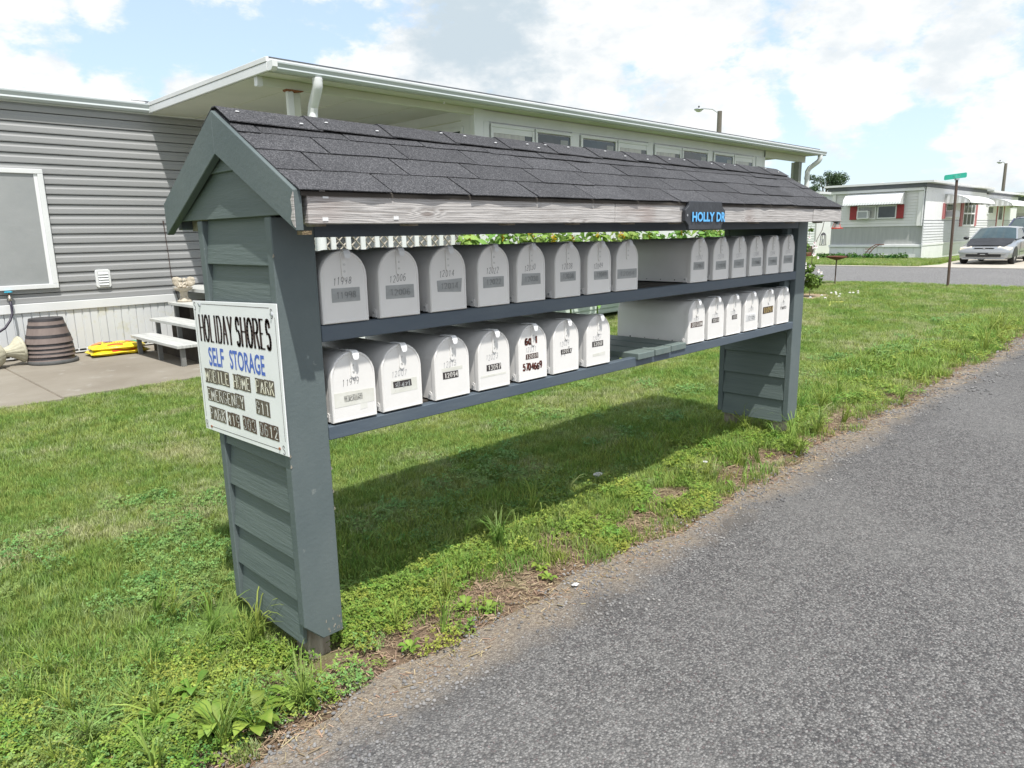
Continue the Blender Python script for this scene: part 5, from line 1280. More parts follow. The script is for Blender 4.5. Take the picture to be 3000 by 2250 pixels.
# utility lamps
def utility(nm, lab, x, y, h, s, arm):
    t = thing(nm, lab, 'street lamp', (x, y, 0), 0, 'lamps on wooden poles')
    MB().tube([(0, 0, 0), (0, 0, h)], [.19*s, .14*s], 12).obj('pole', M_upole, t)
    d = Vector(arm).normalized(); L_ = Vector(arm).length
    P = [Vector((0, 0, h-.45*s)), Vector((0, 0, h-.1*s))+d*.10*s, Vector((0, 0, h+.12*s))+d*L_*.35, Vector((0, 0, h+.18*s))+d*L_*.8]
    MB().tube(P, .035*s, 6).obj('arm', M_galv, t)
    q = Vector((0, 0, h+.13*s))+d*L_; b = MB(); b.ell(q, (.30*s, .30*s, .09*s), 12, 6); b.obj('lamp_head', M_galv, t, smooth=True)
    b = MB(); b.ell(q-Vector((0, 0, .07*s)), (.2*s, .2*s, .09*s), 10, 6); b.obj('lens', M_curt, t, smooth=True)
    MB().tube([q, q+Vector((0, 0, .2*s))], .05*s, 8).obj('photocell', M_black, t)
utility('utility_lamp', 'wooden pole lamp rising above the sunroom roof', 52.2, 27.75, 10.45, 1.25, (-1.15, 1.15, 0))
utility('utility_lamp', 'distant pale pole lamp above the trailer at the right', 68.3, 11.7, 6.15, .75, (-.35, .35, 0))

# ================================================================== CARS
def loft(sections, nm, m, par, smooth=True, close=True, caps=True):
    b = MB(); n = len(sections[0]); vs = [p for s in sections for p in s]
    fs = [(i*n+j, i*n+(j+1) % n, (i+1)*n+(j+1) % n, (i+1)*n+j) for i in range(len(sections)-1) for j in range(n if close else n-1)]
    if caps: fs += [tuple(range(n))[::-1], tuple(range((len(sections)-1)*n, len(sections)*n))]
    b.add(vs, fs); o = b.obj(nm, m, par)
    return autosmooth(o, 40) if smooth else o
def wheel(par, x, y, r, w, s):
    b = MB(); prof_ = [(r-.10, -w/2), (r-.02, -w/2), (r, -w/2+.03), (r, w/2-.03), (r-.02, w/2), (r-.10, w/2)]
    t = bpy.data.objects.new('wheel', None); COL.objects.link(t); t.parent = par; t.location = (x, y, r); t.rotation_euler = (R(90), 0, 0); t.empty_display_size = .1
    autosmooth(MB().lathe(prof_+[(r-.10, -w/2)], 24).obj('tyre', M_tyre, t), 40)
    zf = (w/2-.02)*(1 if s < 0 else -1)
    b = MB().lathe([(r-.105, zf-.05*(1 if s < 0 else -1)), (r-.10, zf), (.06, zf+.01), (.001, zf+.02*(1 if s < 0 else -1))], 20); b.obj('rim', M_rim, t, smooth=True)
def body_sec(x, hw, zb, zs, zt, r=.10, tw=None):
    """closed section across the body: half width hw, sill zb, shoulder zs, top zt"""
    tw = tw if tw is not None else hw-.10
    L_ = [(hw*.86, zb), (hw*.98, zb+.07), (hw, (zb+zs)/2), (hw*.985, zs-.03), (hw-.05, zs+.01), (tw*.75, zt-.008), (tw*.4, zt), (0, zt+.004)]
    pts = [(x, y, z) for y, z in L_]+[(x, -y, z) for y, z in L_[::-1][1:]]
    return pts
# silver hatchback, nose towards -x
car = thing('silver_hatchback', 'silver two-door hatchback with charcoal hood parked on the driveway', 'car', (29.85, 4.47, .01))
secs = [body_sec(.02, .62, .24, .44, .50), body_sec(.06, .76, .19, .50, .58), body_sec(.22, .82, .18, .56, .645), body_sec(.55, .845, .18, .64, .74), body_sec(1.0, .85, .17, .72, .84), body_sec(1.38, .85, .17, .80, .90),
        body_sec(2.0, .85, .17, .84, .90), body_sec(3.0, .85, .17, .86, .92), body_sec(3.7, .83, .2, .88, .95), body_sec(4.05, .78, .25, .86, .94), body_sec(4.12, .7, .32, .8, .86)]
loft(secs, 'body', M_car, car)
# greenhouse
def gh(x, hw, z0, z1, tw): return [(x, hw, z0), (x, tw, z1), (x, tw*.6, z1+.03), (x, 0, z1+.04), (x, -tw*.6, z1+.03), (x, -tw, z1), (x, -hw, z0)]
loft([gh(1.95, .60, 1.24, 1.28, .58), gh(2.3, .62, 1.27, 1.315, .60), gh(2.9, .62, 1.27, 1.32, .60), gh(3.4, .60, 1.2, 1.27, .57), gh(3.55, .56, 1.14, 1.2, .52)], 'roof', M_car, car)
b = MB(); b.add([(1.33, .72, .895), (1.25, .4, .91), (1.22, 0, .915), (1.25, -.4, .91), (1.33, -.72, .895), (1.96, -.575, 1.275), (1.93, -.3, 1.305), (1.92, 0, 1.315), (1.93, .3, 1.305), (1.96, .575, 1.275)], [(0, 1, 8, 9), (1, 2, 7, 8), (2, 3, 6, 7), (3, 4, 5, 6)]); b.obj('windscreen', M_carg, car, smooth=True)
for s in (-1, 1):
    MB().bar((1.33, s*.74, .885), (1.97, s*.590, 1.28), .05, .03).obj('pillar', M_car, car)
    b = MB(); b.hexa([(1.42, s*.745, .90), (2.55, s*.76, .92), (2.5, s*.62, 1.255), (2.0, s*.61, 1.25)], [(1.42, s*.735, .90), (2.55, s*.75, .92), (2.5, s*.61, 1.255), (2.0, s*.60, 1.25)]); b.obj('side_window', M_carg, car)
    b = MB(); b.hexa([(2.62, s*.76, .92), (3.45, s*.74, .94), (3.3, s*.61, 1.2), (2.58, s*.62, 1.255)], [(2.62, s*.75, .92), (3.45, s*.73, .94), (3.3, s*.60, 1.2), (2.58, s*.61, 1.255)]); b.obj('side_window', M_carg, car)
    MB().hexa([(2.53, s*.765, .91), (2.63, s*.765, .91), (2.59, s*.625, 1.26), (2.50, s*.625, 1.26)], [(2.53, s*.745, .91), (2.63, s*.745, .91), (2.59, s*.605, 1.26), (2.50, s*.605, 1.26)]).obj('pillar', M_car, car)
    MB().ell((1.55, s*.94, .93), (.07, .10, .06), 10, 6).obj('mirror', M_black, car, smooth=True)
    # headlamp wraps the corner
    b = MB(); b.hexa([(.075, s*.40, .495), (.13, s*.79, .50), (.30, s*.835, .55), (.2, s*.42, .60)], [(.10, s*.40, .615), (.17, s*.78, .595), (.34, s*.82, .615), (.25, s*.42, .66)]); b.obj('headlight', M_lamp, car, bevel=.012)
    wheel(car, .78, s*.76, .30, .19, s); wheel(car, 3.4, s*.76, .30, .19, s)
    b = MB(); b.prism([(.78+.37*math.cos(math.pi*i/12), .27+.37*math.sin(math.pi*i/12)) for i in range(13)], 'y', s*.852-.004, s*.852+.004); b.obj('wheel_arch', M_black, car)
    MB().box((1.45, s*.853-.003, .42), (2.62, s*.853+.003, .44)).obj('door_line', M_hood, car); MB().box((2.66, s*.853-.003, .25), (2.672, s*.853+.003, .86)).obj('door_gap', M_hood, car)
    MB().box((1.44, s*.853-.003, .25), (1.452, s*.853+.003, .80)).obj('door_gap', M_hood, car)
b = MB(); b.add([(.26, .60, .652), (.22, .3, .668), (.21, 0, .675), (.22, -.3, .668), (.26, -.60, .652), (.8, -.70, .79), (1.27, -.71, .889), (1.20, -.35, .917), (1.18, 0, .922), (1.20, .35, .917), (1.27, .71, .889), (.8, .70, .79), (.8, 0, .835)], [(0, 1, 2, 12, 11), (2, 3, 4, 5, 12), (5, 6, 7, 8, 12), (12, 8, 9, 10, 11)])
for v_i in range(len(b.v)): b.v[v_i] = (b.v[v_i][0], b.v[v_i][1], b.v[v_i][2]+.012)
b.obj('hood', M_hood, car, smooth=True)
MB().box((.045, -.30, .545), (.075, .30, .595)).obj('grille', M_black, car, bevel=.01); MB().box((.035, -.33, .593), (.08, .33, .612)).obj('grille_trim', M_rim, car, bevel=.006)
MB().tube([(.04, .035, .57), (.035, 0, .585), (.04, -.035, .57)], .008, 6).obj('emblem', M_rim, car)
MB().box((-.005, -.55, .275), (.04, .55, .365)).obj('lower_intake', M_black, car, bevel=.012); 
b = MB(); b.hexa([(-.03, -.70, .40), (.0, -.82, .40), (.3, -.86, .40), (.3, .86, .40)], [(-.03, -.7, .47), (0, -.82, .47), (.3, -.86, .47), (.3, .86, .47)])
loft([[(-.04, -.6, .38), (-.045, 0, .38), (-.04, .6, .38), (.12, .80, .38), (.12, -.80, .38)], [(-.05, -.6, .43), (-.055, 0, .43), (-.05, .6, .43), (.10, .82, .43), (.10, -.82, .43)], [(-.02, -.6, .50), (-.025, 0, .50), (-.02, .6, .50), (.12, .82, .50), (.12, -.82, .50)]], 'bumper', M_car, car)
MB().box((-.02, -.66, .185), (.04, .66, .225)).obj('chin_spoiler', M_car, car, bevel=.01)
pl = MB().box((-.075, -.165, .315), (-.055, .165, .425)).obj('plate_frame', M_black, car, bevel=.006)
quads_mesh('plate_slots', [[(-.09, .015), (.09, .015), (.07, .04), (-.07, .04)]], lambda u, v: (-.0765, u, .36+v-.02), M_tape, pl)
MB().box((1.3, -.35, .915), (1.36, -.10, .925)).obj('dash_paper', M_hub, car)

suv = thing('dark_suv', 'dark blue sport utility vehicle parked behind the silver hatchback', 'car', (35.2, 4.3, .01))
secs = [body_sec(.02, .80, .45, .85, .95), body_sec(.1, .88, .35, .95, 1.02), body_sec(.9, .92, .33, 1.02, 1.10), body_sec(1.3, .93, .33, 1.08, 1.14), body_sec(3.0, .93, .33, 1.12, 1.16), body_sec(4.5, .92, .35, 1.12, 1.16), body_sec(4.62, .88, .4, 1.0, 1.1)]
loft(secs, 'body', M_suv, suv)
loft([gh(1.95, .70, 1.60, 1.66, .66), gh(2.3, .72, 1.62, 1.70, .68), gh(4.0, .72, 1.62, 1.70, .68), gh(4.45, .70, 1.56, 1.64, .66)], 'roof', M_suv, suv)
b = MB(); b.add([(1.22, .80, 1.13), (1.15, 0, 1.15), (1.22, -.80, 1.13), (1.95, -.66, 1.65), (1.92, 0, 1.69), (1.95, .66, 1.65)], [(0, 1, 4, 5), (1, 2, 3, 4)]); b.obj('windscreen', M_carg, suv)
for s in (-1, 1):
    MB().hexa([(1.35, s*.84, 1.14), (4.4, s*.84, 1.16), (4.2, s*.70, 1.62), (1.98, s*.70, 1.62)], [(1.35, s*.82, 1.14), (4.4, s*.82, 1.16), (4.2, s*.68, 1.62), (1.98, s*.68, 1.62)]).obj('side_window', M_carg, suv)
    MB().bar((1.24, s*.82, 1.13), (1.97, s*.68, 1.66), .06, .04).obj('pillar', M_suv, suv)
    MB().tube([(1.95, s*.6, 1.69), (2.1, s*.6, 1.76), (4.1, s*.6, 1.76), (4.2, s*.6, 1.70)], .018, 6).obj('roof_rack', M_black, suv)
    wheel(suv, .85, s*.82, .37, .22, s); wheel(suv, 3.8, s*.82, .37, .22, s); MB().ell((1.45, s*1.02, 1.18), (.09, .11, .09), 10, 6).obj('mirror', M_black, suv, smooth=True)
    MB().box((-.0, s*.62-.17, .76), (.12, s*.62+.17, .90)).obj('headlight', M_curt, suv, bevel=.02)
MB().box((-.01, -.42, .72), (.03, .42, .90)).obj('grille', M_black, suv, bevel=.01); MB().box((-.06, -.84, .44), (.15, .84, .64)).obj('bumper', M_suv, suv, bevel=.03)

# ================================================================== VEGETATION
def leafquad(c, r, n, up=None, asp=1.6, fold=.15):
    """two-triangle-fan leaf, centre c, half length r, random orientation around normal n"""
    n = n.normalized(); a = n.cross(Vector((rnd.uniform(-1, 1), rnd.uniform(-1, 1), rnd.uniform(-1, 1)))).normalized(); b = n.cross(a)
    L_ = a*r; W_ = b*(r/asp)
    return [c-L_, c-L_*.2+W_-n*r*fold, c+L_, c-L_*.2-W_-n*r*fold]
def foliage(name, m, parent, blobs, count, size, seed, flat=0.):
    r_ = np.random.default_rng(seed); b = MB()
    tot = sum(bl[3]**2 for bl in blobs)
    for (cx, cy, cz, rad) in blobs:
        k = int(count*rad**2/tot)
        d = r_.normal(size=(k, 3)); d /= np.linalg.norm(d, axis=1)[:, None]; rr_ = rad*(r_.random(k)**.33)*r_.uniform(.75, 1.1, k)
        for i in range(k):
            v = Vector(d[i]); c = Vector((cx, cy, cz))+Vector((v.x, v.y, v.z*.8))*rr_[i]
            n = (v+Vector(r_.normal(size=3)*.6)+Vector((0, 0, .5))).normalized(); s = size*r_.uniform(.6, 1.4)
            a = n.cross(Vector(r_.normal(size=3))).normalized(); w = n.cross(a)
            q = [c-a*s, c+w*s*.55-n*s*.1, c+a*s, c-w*s*.55-n*s*.1]; b.add(q, [(0, 1, 2, 3)])
    return b.obj(name, m, parent)
# background trees
def tree(x, y, h, rad, lab, seed, n=6500, size=.085):
    t = thing('tree', lab, 'tree', (x, y, 0)); r_ = random.Random(seed)
    tk = MB().tube([(0, 0, 0), (.1, .05, h*.3), (0, .1, h*.6), (.1, 0, h*.85)], [.28, .22, .15, .05], 9)
    bl = []
    for i in range(46):
        a = r_.uniform(0, 6.28); rr_ = rad*r_.uniform(.15, .95)**.8; z = h*r_.uniform(.42, .97); rr_ *= math.sqrt(max(.15, 1-((z/h-.62)/.42)**2))
        bl.append((rr_*math.cos(a), rr_*math.sin(a), z, rad*r_.uniform(.12, .26)))
        if i < 10: tk.tube([(0, .05, h*r_.uniform(.3, .55)), (rr_*.5*math.cos(a), rr_*.5*math.sin(a), z*.85), (rr_*math.cos(a), rr_*math.sin(a), z)], [.1, .06, .02], 6)
    tk.obj('trunk', M_bark, t); foliage('crown', M_leafd, t, bl, n, size, seed)
tree(69.2, 25.9, 6.7, 2.5, 'lone dark green tree beyond the rack roof, left of the trailer', 3)

# rose of Sharon shrub with white flowers
rs = thing('flowering_shrub', 'rose of Sharon bush with white blooms just past the far post', 'shrub', (14.2, 4.62, 0))
r_ = random.Random(5); sb = MB(); bl = []
for i in range(26):
    a = r_.uniform(0, 6.28); rr_ = .46*r_.random()**.6; z = r_.uniform(.3, 1.15); p = (rr_*math.cos(a), rr_*math.sin(a), z)
    bl.append((*p, r_.uniform(.10, .2)*(1.15-.4*z))); sb.tube([(rr_*.1*math.cos(a), rr_*.1*math.sin(a), 0), (rr_*.6*math.cos(a), rr_*.6*math.sin(a), z*.6), p], [.012, .009, .004], 5)
for i in range(9):
    a = r_.uniform(0, 6.28); p = (.5*math.cos(a)*r_.random(), .5*math.sin(a)*r_.random(), r_.uniform(1.2, 1.5)); sb.tube([(0, 0, .4), (p[0]*.7, p[1]*.7, .9), p], [.010, .007, .003], 5); bl.append((p[0], p[1], p[2]-.1, .055))
sb.obj('stems', M_bark, rs); foliage('leaves', M_leafs, rs, bl, 5200, .036, 4)
def bloom(c, r, face, parent):
    b = MB(); f = Vector(face).normalized(); a = f.cross(Vector((0, 0, 1))).normalized(); w = f.cross(a)
    for i in range(5):
        t0 = 2*math.pi*i/5; vs = [Vector(c)]
        for k in range(-3, 4): tt = t0+k*.22; rr2 = r*(1-.05*k*k); vs.append(Vector(c)+(a*math.cos(tt)+w*math.sin(tt))*rr2+f*r*.35)
        b.add(vs, [(0, j, j+1) for j in range(1, 7)])
    o = b.obj('bloom', M_wpetal, parent); MB().ell(Vector(c)+f*r*.12, (r*.2, r*.2, r*.2), 6, 4).obj('bloom_eye', M_pinkc, o)
for i in range(34):
    a = r_.uniform(3.3, 6.6) if i % 3 else r_.uniform(0, 6.28); z = r_.uniform(.15, 1.3); rr_ = r_.uniform(.34, .62)*(1.1-.25*z)
    bloom((rr_*math.cos(a), rr_*math.sin(a), z), r_.uniform(.03, .05), (math.cos(a)-.6, math.sin(a)-.5, .25), rs)
for i in range(14):
    o = MB(); c = Vector((14.2+r_.uniform(-.6, 1.4), 3.75+r_.uniform(-.3, .7), .045)); b = MB().ell(c, (.035, .028, .02), 7, 4); o = b.obj('fallen_bloom', M_wpetal)
    o['label'] = 'white bloom fallen on the lawn beside the flowering shrub'; o['category'] = 'flower'; o['group'] = 'fallen blooms by the flowering shrub'
o = sheet('soil_bed', [(14.2+.85*math.cos(a)*(1+.15*math.sin(3*a)), 4.35+.62*math.sin(a)*(1+.1*math.cos(4*a))) for a in np.linspace(0, 6.1, 22)], .004, mat('bed_soil', (.26, .19, .12), (.36, .28, .19), rough=.95, scale=9, bump=.6), kind='structure')
o = MB().tube([(13.3, 3.2, .02), (13.0, 3.35, .03), (12.7, 3.22, .02), (12.2, 3.05, .03)], .011, 6).obj('yellow_rope', mat('rope_yellow', (.62, .58, .16), rough=.7))
o['label'] = 'pale yellow rope lying on the lawn below the flowering shrub'; o['category'] = 'rope'

# dark bush and reddish tray behind shrub
bz = thing('garden_bush', 'dark leafy bush across the street between white house and trailer', 'shrub', (33.3, 13.0, 0))
MB().tube([(0, 0, 0), (0, 0, .5)], .04, 6).obj('stem', M_bark, bz); foliage('leaves', M_hosta, bz, [(0, 0, .5, .5), (.2, .5, .45, .42), (-.1, -.4, .35, .35), (.1, .9, .6, .4), (.2, -.1, .9, .3)], 900, .07, 9)
o = MB().box((32.6, 12.0, .15), (33.0, 13.4, .32)).obj('red_planter_trough', M_birdb, bevel=.02); o['label'] = 'low rust red trough in front of the dark bush across the street'; o['category'] = 'planter'
# bed along the trailer
r_ = random.Random(8)
for i in range(16):
    y = 8.1+i*.235; t = thing('bed_plant', 'low leafy green plant along the trailer skirt, '+ORD[i]+' from its street corner', 'plant', (33.15+r_.uniform(-.12, .12), y, 0), 0, 'leafy plants along the trailer skirt')
    hh = r_.uniform(.14, .3); MB().tube([(0, 0, 0), (0, 0, hh*.6)], .02, 5).obj('stem', M_stem, t)
    foliage('leaves', M_hosta, t, [(0, 0, hh*.55, .22), (.05, .12, hh*.8, .14), (0, -.1, hh*.75, .12)], 110, .05, 20+i)
# sunflowers in front of the sunroom, seen between shelf and header
r_ = random.Random(21)
sfx = [5.35, 5.9, 6.35, 6.9, 7.3, 7.9, 8.45, 8.9, 9.5, 10.2, 10.9, 11.5, 12.2]
for i, x in enumerate(sfx):
    hgt = r_.uniform(1.32, 1.56); y = 5.0+r_.uniform(-.12, .12)
    t = thing('sunflower', 'tall sunflower before the sunroom wall, '+ORD[i]+' from the lattice railing', 'flower', (x, y, 0), r_.uniform(0, 6), 'sunflowers along the sunroom wall')
    MB().tube([(0, 0, 0), (.02, .01, hgt*.5), (0, -.02, hgt)], [.016, .013, .009], 7).obj('stem', M_stem, t)
    for k in range(13):
        a = k*2.4+r_.uniform(-.3, .3); z = hgt*(.25+.075*k) if k < 8 else hgt*(.85+.04*(k-8)); ln2 = r_.uniform(.15, .24); b = MB(); d = Vector((math.cos(a), math.sin(a), 0)); s_ = Vector((-math.sin(a), math.cos(a), 0))
        c = Vector((0, 0, z)); pts = [c+d*.04, c+d*ln2*.45+s_*ln2*.42+Vector((0, 0, .05)), c+d*ln2*.8+s_*ln2*.33+Vector((0, 0, .02)), c+d*ln2*1.3-Vector((0, 0, .08)), c+d*ln2*.8-s_*ln2*.33+Vector((0, 0, .02)), c+d*ln2*.45-s_*ln2*.42+Vector((0, 0, .05)), c+d*ln2*.7+Vector((0, 0, .04))]
        b.add(pts, [(0, 1, 6), (1, 2, 6), (2, 3, 6), (3, 4, 6), (4, 5, 6), (5, 0, 6)]); b.obj('leaf', M_sunleaf, t, smooth=True)
    foliage('upper_leaves', M_sunleaf, t, [(0, 0, 1.36, .2), (.1, 0, 1.30, .22), (-.15, .05, 1.32, .2)], 70, .062, 60+i)
    for k in range(2 if i % 2 else 1):
        a = r_.uniform(0, 6.28); c = Vector((.10*math.cos(a)*k, .10*math.sin(a)*k, hgt-.11*k)); face = Vector((-.5+.4*r_.random(), -1, .2)).normalized(); hd = MB().ell(c, (.032, .032, .032), 8, 5).obj('flower_head', M_seed, t)
        u_ = face.cross(Vector((0, 0, 1))).normalized(); w_ = face.cross(u_)
        b = MB()
        for j in range(14):
            tt = 2*math.pi*j/14+r_.uniform(-.1, .1); e = u_*math.cos(tt)+w_*math.sin(tt); f_ = face.cross(e)
            p0_ = c+e*.028; p1 = c+e*.085+face*.012; b.add([p0_, p0_+e*.03+f_*.011, p1, p0_+e*.03-f_*.011], [(0, 1, 2, 3)])
        b.obj('petals', M_petal, hd)

# ------------------------------------------------------------------ scattered ground cover (geometry-nodes instances on points)
def tuft(name, kind, seed, m):
    r_ = random.Random(seed); b = MB()
    if kind == 'grass':
        for i in range(34):
            a = r_.uniform(0, 6.28); rr_ = .055*math.sqrt(r_.random()); c = Vector((rr_*math.cos(a), rr_*math.sin(a), 0)); h = r_.uniform(.022, .055); w = r_.uniform(.0013, .0024)
            la = r_.uniform(0, 6.28); ln = r_.uniform(.1, 1.0)*h; d = Vector((math.cos(la), math.sin(la), 0)); s = Vector((-d.y, d.x, 0))
            p1 = c+d*ln*.35+Vector((0, 0, h*.6)); p2 = c+d*ln+Vector((0, 0, h))
            b.add([c-s*w, c+s*w, p1+s*w*.8, p1-s*w*.8, p2], [(0, 1, 2, 3), (3, 2, 4)])
    elif kind == 'tall':
        for i in range(20):
            a = r_.uniform(0, 6.28); c = Vector((.02*math.cos(a)*r_.random(), .02*math.sin(a)*r_.random(), 0)); h = r_.uniform(.08, .2); w = r_.uniform(.002, .0038)
            la = r_.uniform(0, 6.28); ln = r_.uniform(.4, 1.2)*h; d = Vector((math.cos(la), math.sin(la), 0)); s = Vector((-d.y, d.x, 0))
            pp = [c+d*ln*t_**1.6+Vector((0, 0, h*math.sin(t_*1.9)/1.0)) for t_ in (0, .35, .65, .85, 1)]; ww = (1, .95, .75, .45)
            vs = []
            for p, q in zip(pp[:4], ww): vs += [p-s*w*q, p+s*w*q]
            vs.append(pp[4]); b.add(vs, [(0, 1, 3, 2), (2, 3, 5, 4), (4, 5, 7, 6), (6, 7, 8)])
    elif kind == 'clover':
        for i in range(36):
            a = r_.uniform(0, 6.28); rr_ = .06*math.sqrt(r_.random()); c = Vector((rr_*math.cos(a), rr_*math.sin(a), r_.uniform(.012, .05))); n = Vector((r_.gauss(0, .35), r_.gauss(0, .35), 1)).normalized(); a0 = n.cross(Vector((1, 0, 0))).normalized(); b0 = n.cross(a0); ph = r_.uniform(0, 6)
            for k in range(3):
                t_ = ph+k*2.094; e = a0*math.cos(t_)+b0*math.sin(t_); f_ = n.cross(e); s = r_.uniform(.004, .0078)
                b.add([c, c+e*s*.9+f_*s*.6+n*.001, c+e*s*1.6+f_*s*.3, c+e*s*1.6-f_*s*.3, c+e*s*.9-f_*s*.6+n*.001], [(0, 1, 2, 3, 4)])
    elif kind == 'plantain':
        for i in range(11):
            a = i*2.4+r_.uniform(-.2, .2); d = Vector((math.cos(a), math.sin(a), 0)); s = Vector((-d.y, d.x, 0)); l_ = r_.uniform(.05, .10); w = l_*r_.uniform(.20, .29); up_ = r_.uniform(.2, .75)
            def Q(t_, sgn, wd): return d*l_*t_+s*w*wd*sgn+Vector((0, 0, l_*up_*math.sin(t_*2.2)+(.22*w*wd if sgn else 0)))
            row = [(0, .10), (.15, .14), (.3, .50), (.42, .82), (.55, .98), (.68, .97), (.8, .80), (.9, .52), (.97, .25)]; vs = []
            for t_, wd in row: vs += [Q(t_, 1, wd), Q(t_, 0, 0), Q(t_, -1, wd)]
            vs.append(Q(1.03, 0, 0)); fs = []
            for k in range(8): q = 3*k; fs += [(q, q+1, q+4, q+3), (q+1, q+2, q+5, q+4)]
            fs += [(24, 25, 27), (25, 26, 27)]; b.add(vs, fs)
    elif kind == 'straw':
        for i in range(9):
            a = r_.uniform(0, 6.28); c = Vector((r_.uniform(-.05, .05), r_.uniform(-.05, .05), r_.uniform(.001, .008))); l_ = r_.uniform(.008, .034); w = r_.uniform(.0009, .003); d = Vector((math.cos(a), math.sin(a), r_.uniform(-.1, .12)))*l_
            b.bar(c-d/2, c+d/2, w, w*.5)
    elif kind == 'pebble':
        for i in range(7):
            s = r_.uniform(.002, .0065); c = (r_.uniform(-.05, .05), r_.uniform(-.05, .05), s*.4); b.ell(c, (s, s*r_.uniform(.6, 1), s*.6), 6, 4)
    me = b.mesh(name, m, kind in ('plantain',)); o = bpy.data.objects.new(name, me); return o
def scatter(name, pts, scl, protos, seed, kind='stuff', tilt=.0, **kw):
    """one object: points carrying scale/rotation, instanced by geometry nodes"""
    pts = np.asarray(pts, dtype=np.float64)
    me = bpy.data.meshes.new(name); me.vertices.add(len(pts)); me.vertices.foreach_set('co', pts.astype(np.float32).ravel())
    a = me.attributes.new('scl', 'FLOAT', 'POINT'); a.data.foreach_set('value', np.asarray(scl, dtype=np.float32))
    r_ = np.random.default_rng(seed); rot = np.zeros((len(pts), 3), dtype=np.float32); rot[:, 2] = r_.uniform(0, 6.28, len(pts)); rot[:, :2] = r_.normal(0, tilt, (len(pts), 2)) if tilt else 0
    a = me.attributes.new('rot', 'FLOAT_VECTOR', 'POINT'); a.data.foreach_set('vector', rot.ravel())
    a = me.attributes.new('pick', 'INT', 'POINT'); a.data.foreach_set('value', r_.integers(0, len(protos), len(pts)).astype(np.int32))
    for m_ in protos[0].data.materials: me.materials.append(m_)
    o = link(name, me); o['kind'] = kind
    for k, v in kw.items(): o[k] = v
    ng = bpy.data.node_groups.new(name+'_nodes', 'GeometryNodeTree')
    ng.interface.new_socket('Geometry', in_out='INPUT', socket_type='NodeSocketGeometry'); ng.interface.new_socket('Geometry', in_out='OUTPUT', socket_type='NodeSocketGeometry')
    N = ng.nodes; L_ = ng.links; gi = N.new('NodeGroupInput'); go = N.new('NodeGroupOutput')
    g2i = N.new('GeometryNodeGeometryToInstance')
    for p in protos[::-1]:
        oi = N.new('GeometryNodeObjectInfo'); oi.inputs['Object'].default_value = p; oi.inputs['As Instance'].default_value = False; L_.new(oi.outputs['Geometry'], g2i.inputs[0])
    iop = N.new('GeometryNodeInstanceOnPoints'); iop.inputs['Pick Instance'].default_value = True
    L_.new(gi.outputs[0], iop.inputs['Points']); L_.new(g2i.outputs[0], iop.inputs['Instance'])
    def att(nm, dt):
        n = N.new('GeometryNodeInputNamedAttribute'); n.data_type = dt; n.inputs['Name'].default_value = nm; return n.outputs['Attribute']
    L_.new(att('pick', 'INT'), iop.inputs['Instance Index']); 
    try: L_.new(att('rot', 'FLOAT_VECTOR'), iop.inputs['Rotation'])
    except Exception: pass
    cs = N.new('ShaderNodeCombineXYZ'); s_ = att('scl', 'FLOAT'); 
    for k in range(3): L_.new(s_, cs.inputs[k])
    L_.new(cs.outputs[0], iop.inputs['Scale']); L_.new(iop.outputs[0], go.inputs[0])
    md = o.modifiers.new('scatter', 'NODES'); md.node_group = ng
    return o
g_t = [tuft('grass_tuft', 'grass', s, M_grass) for s in (1, 2, 3, 4)]; g_v = [tuft('verge_tuft', 'grass', s, M_grass2) for s in (5, 6, 7)]
t_t = [tuft('tall_tuft', 'tall', s, M_grass2) for s in (1, 2, 3)]; c_t = [tuft('clover_tuft', 'clover', s, M_clover) for s in (1, 2, 3)]; c_d = [tuft('deep_clover_tuft', 'clover', s, M_clovd) for s in (4, 5, 6)]
p_t = [tuft('plantain', 'plantain', s, M_plant) for s in (1, 2, 3)]; s_t = [tuft('straw', 'straw', s, M_straw) for s in (1, 2, 3)]; pb_t = [tuft('pebbles', 'pebble', s, M_pebble) for s in (1, 2, 3)]

def vnoise(p, s, seed):
    """value noise in 2D"""
    r_ = np.random.default_rng(seed); T_ = r_.random((64, 64)); q = p*s; i = np.floor(q).astype(int); f = q-i; f = f*f*(3-2*f)
    a = T_[i[:, 0] % 64, i[:, 1] % 64]; b = T_[(i[:, 0]+1) % 64, i[:, 1] % 64]; c = T_[i[:, 0] % 64, (i[:, 1]+1) % 64]; d = T_[(i[:, 0]+1) % 64, (i[:, 1]+1) % 64]
    return (a*(1-f[:, 0])+b*f[:, 0])*(1-f[:, 1])+(c*(1-f[:, 0])+d*f[:, 0])*f[:, 1]
def fbm(p, s, seed): return (vnoise(p, s, seed)+.5*vnoise(p, s*2.1, seed+1)+.25*vnoise(p, s*4.3, seed+2))/1.75
def visible(p, margin=.12):
    d = np.stack([p[:, 0]-CX, p[:, 1]-CY, np.full(len(p), -CZ)], 1)
    w = d@np.array(F_); u = d@np.array(R2)/np.maximum(w, .01); v = d@np.array(U2)/np.maximum(w, .01)
    return (w > .3) & (np.abs(u) < 1500/2106.+margin) & (v > -1125/2106.-margin-.1) & (v < .6)
def pick(x0, x1, y0, y1, dens, seed):
    r_ = np.random.default_rng(seed); n = int((x1-x0)*(y1-y0)*dens); p = np.stack([r_.uniform(x0, x1, n), r_.uniform(y0, y1, n)], 1); return p[visible(p)], r_
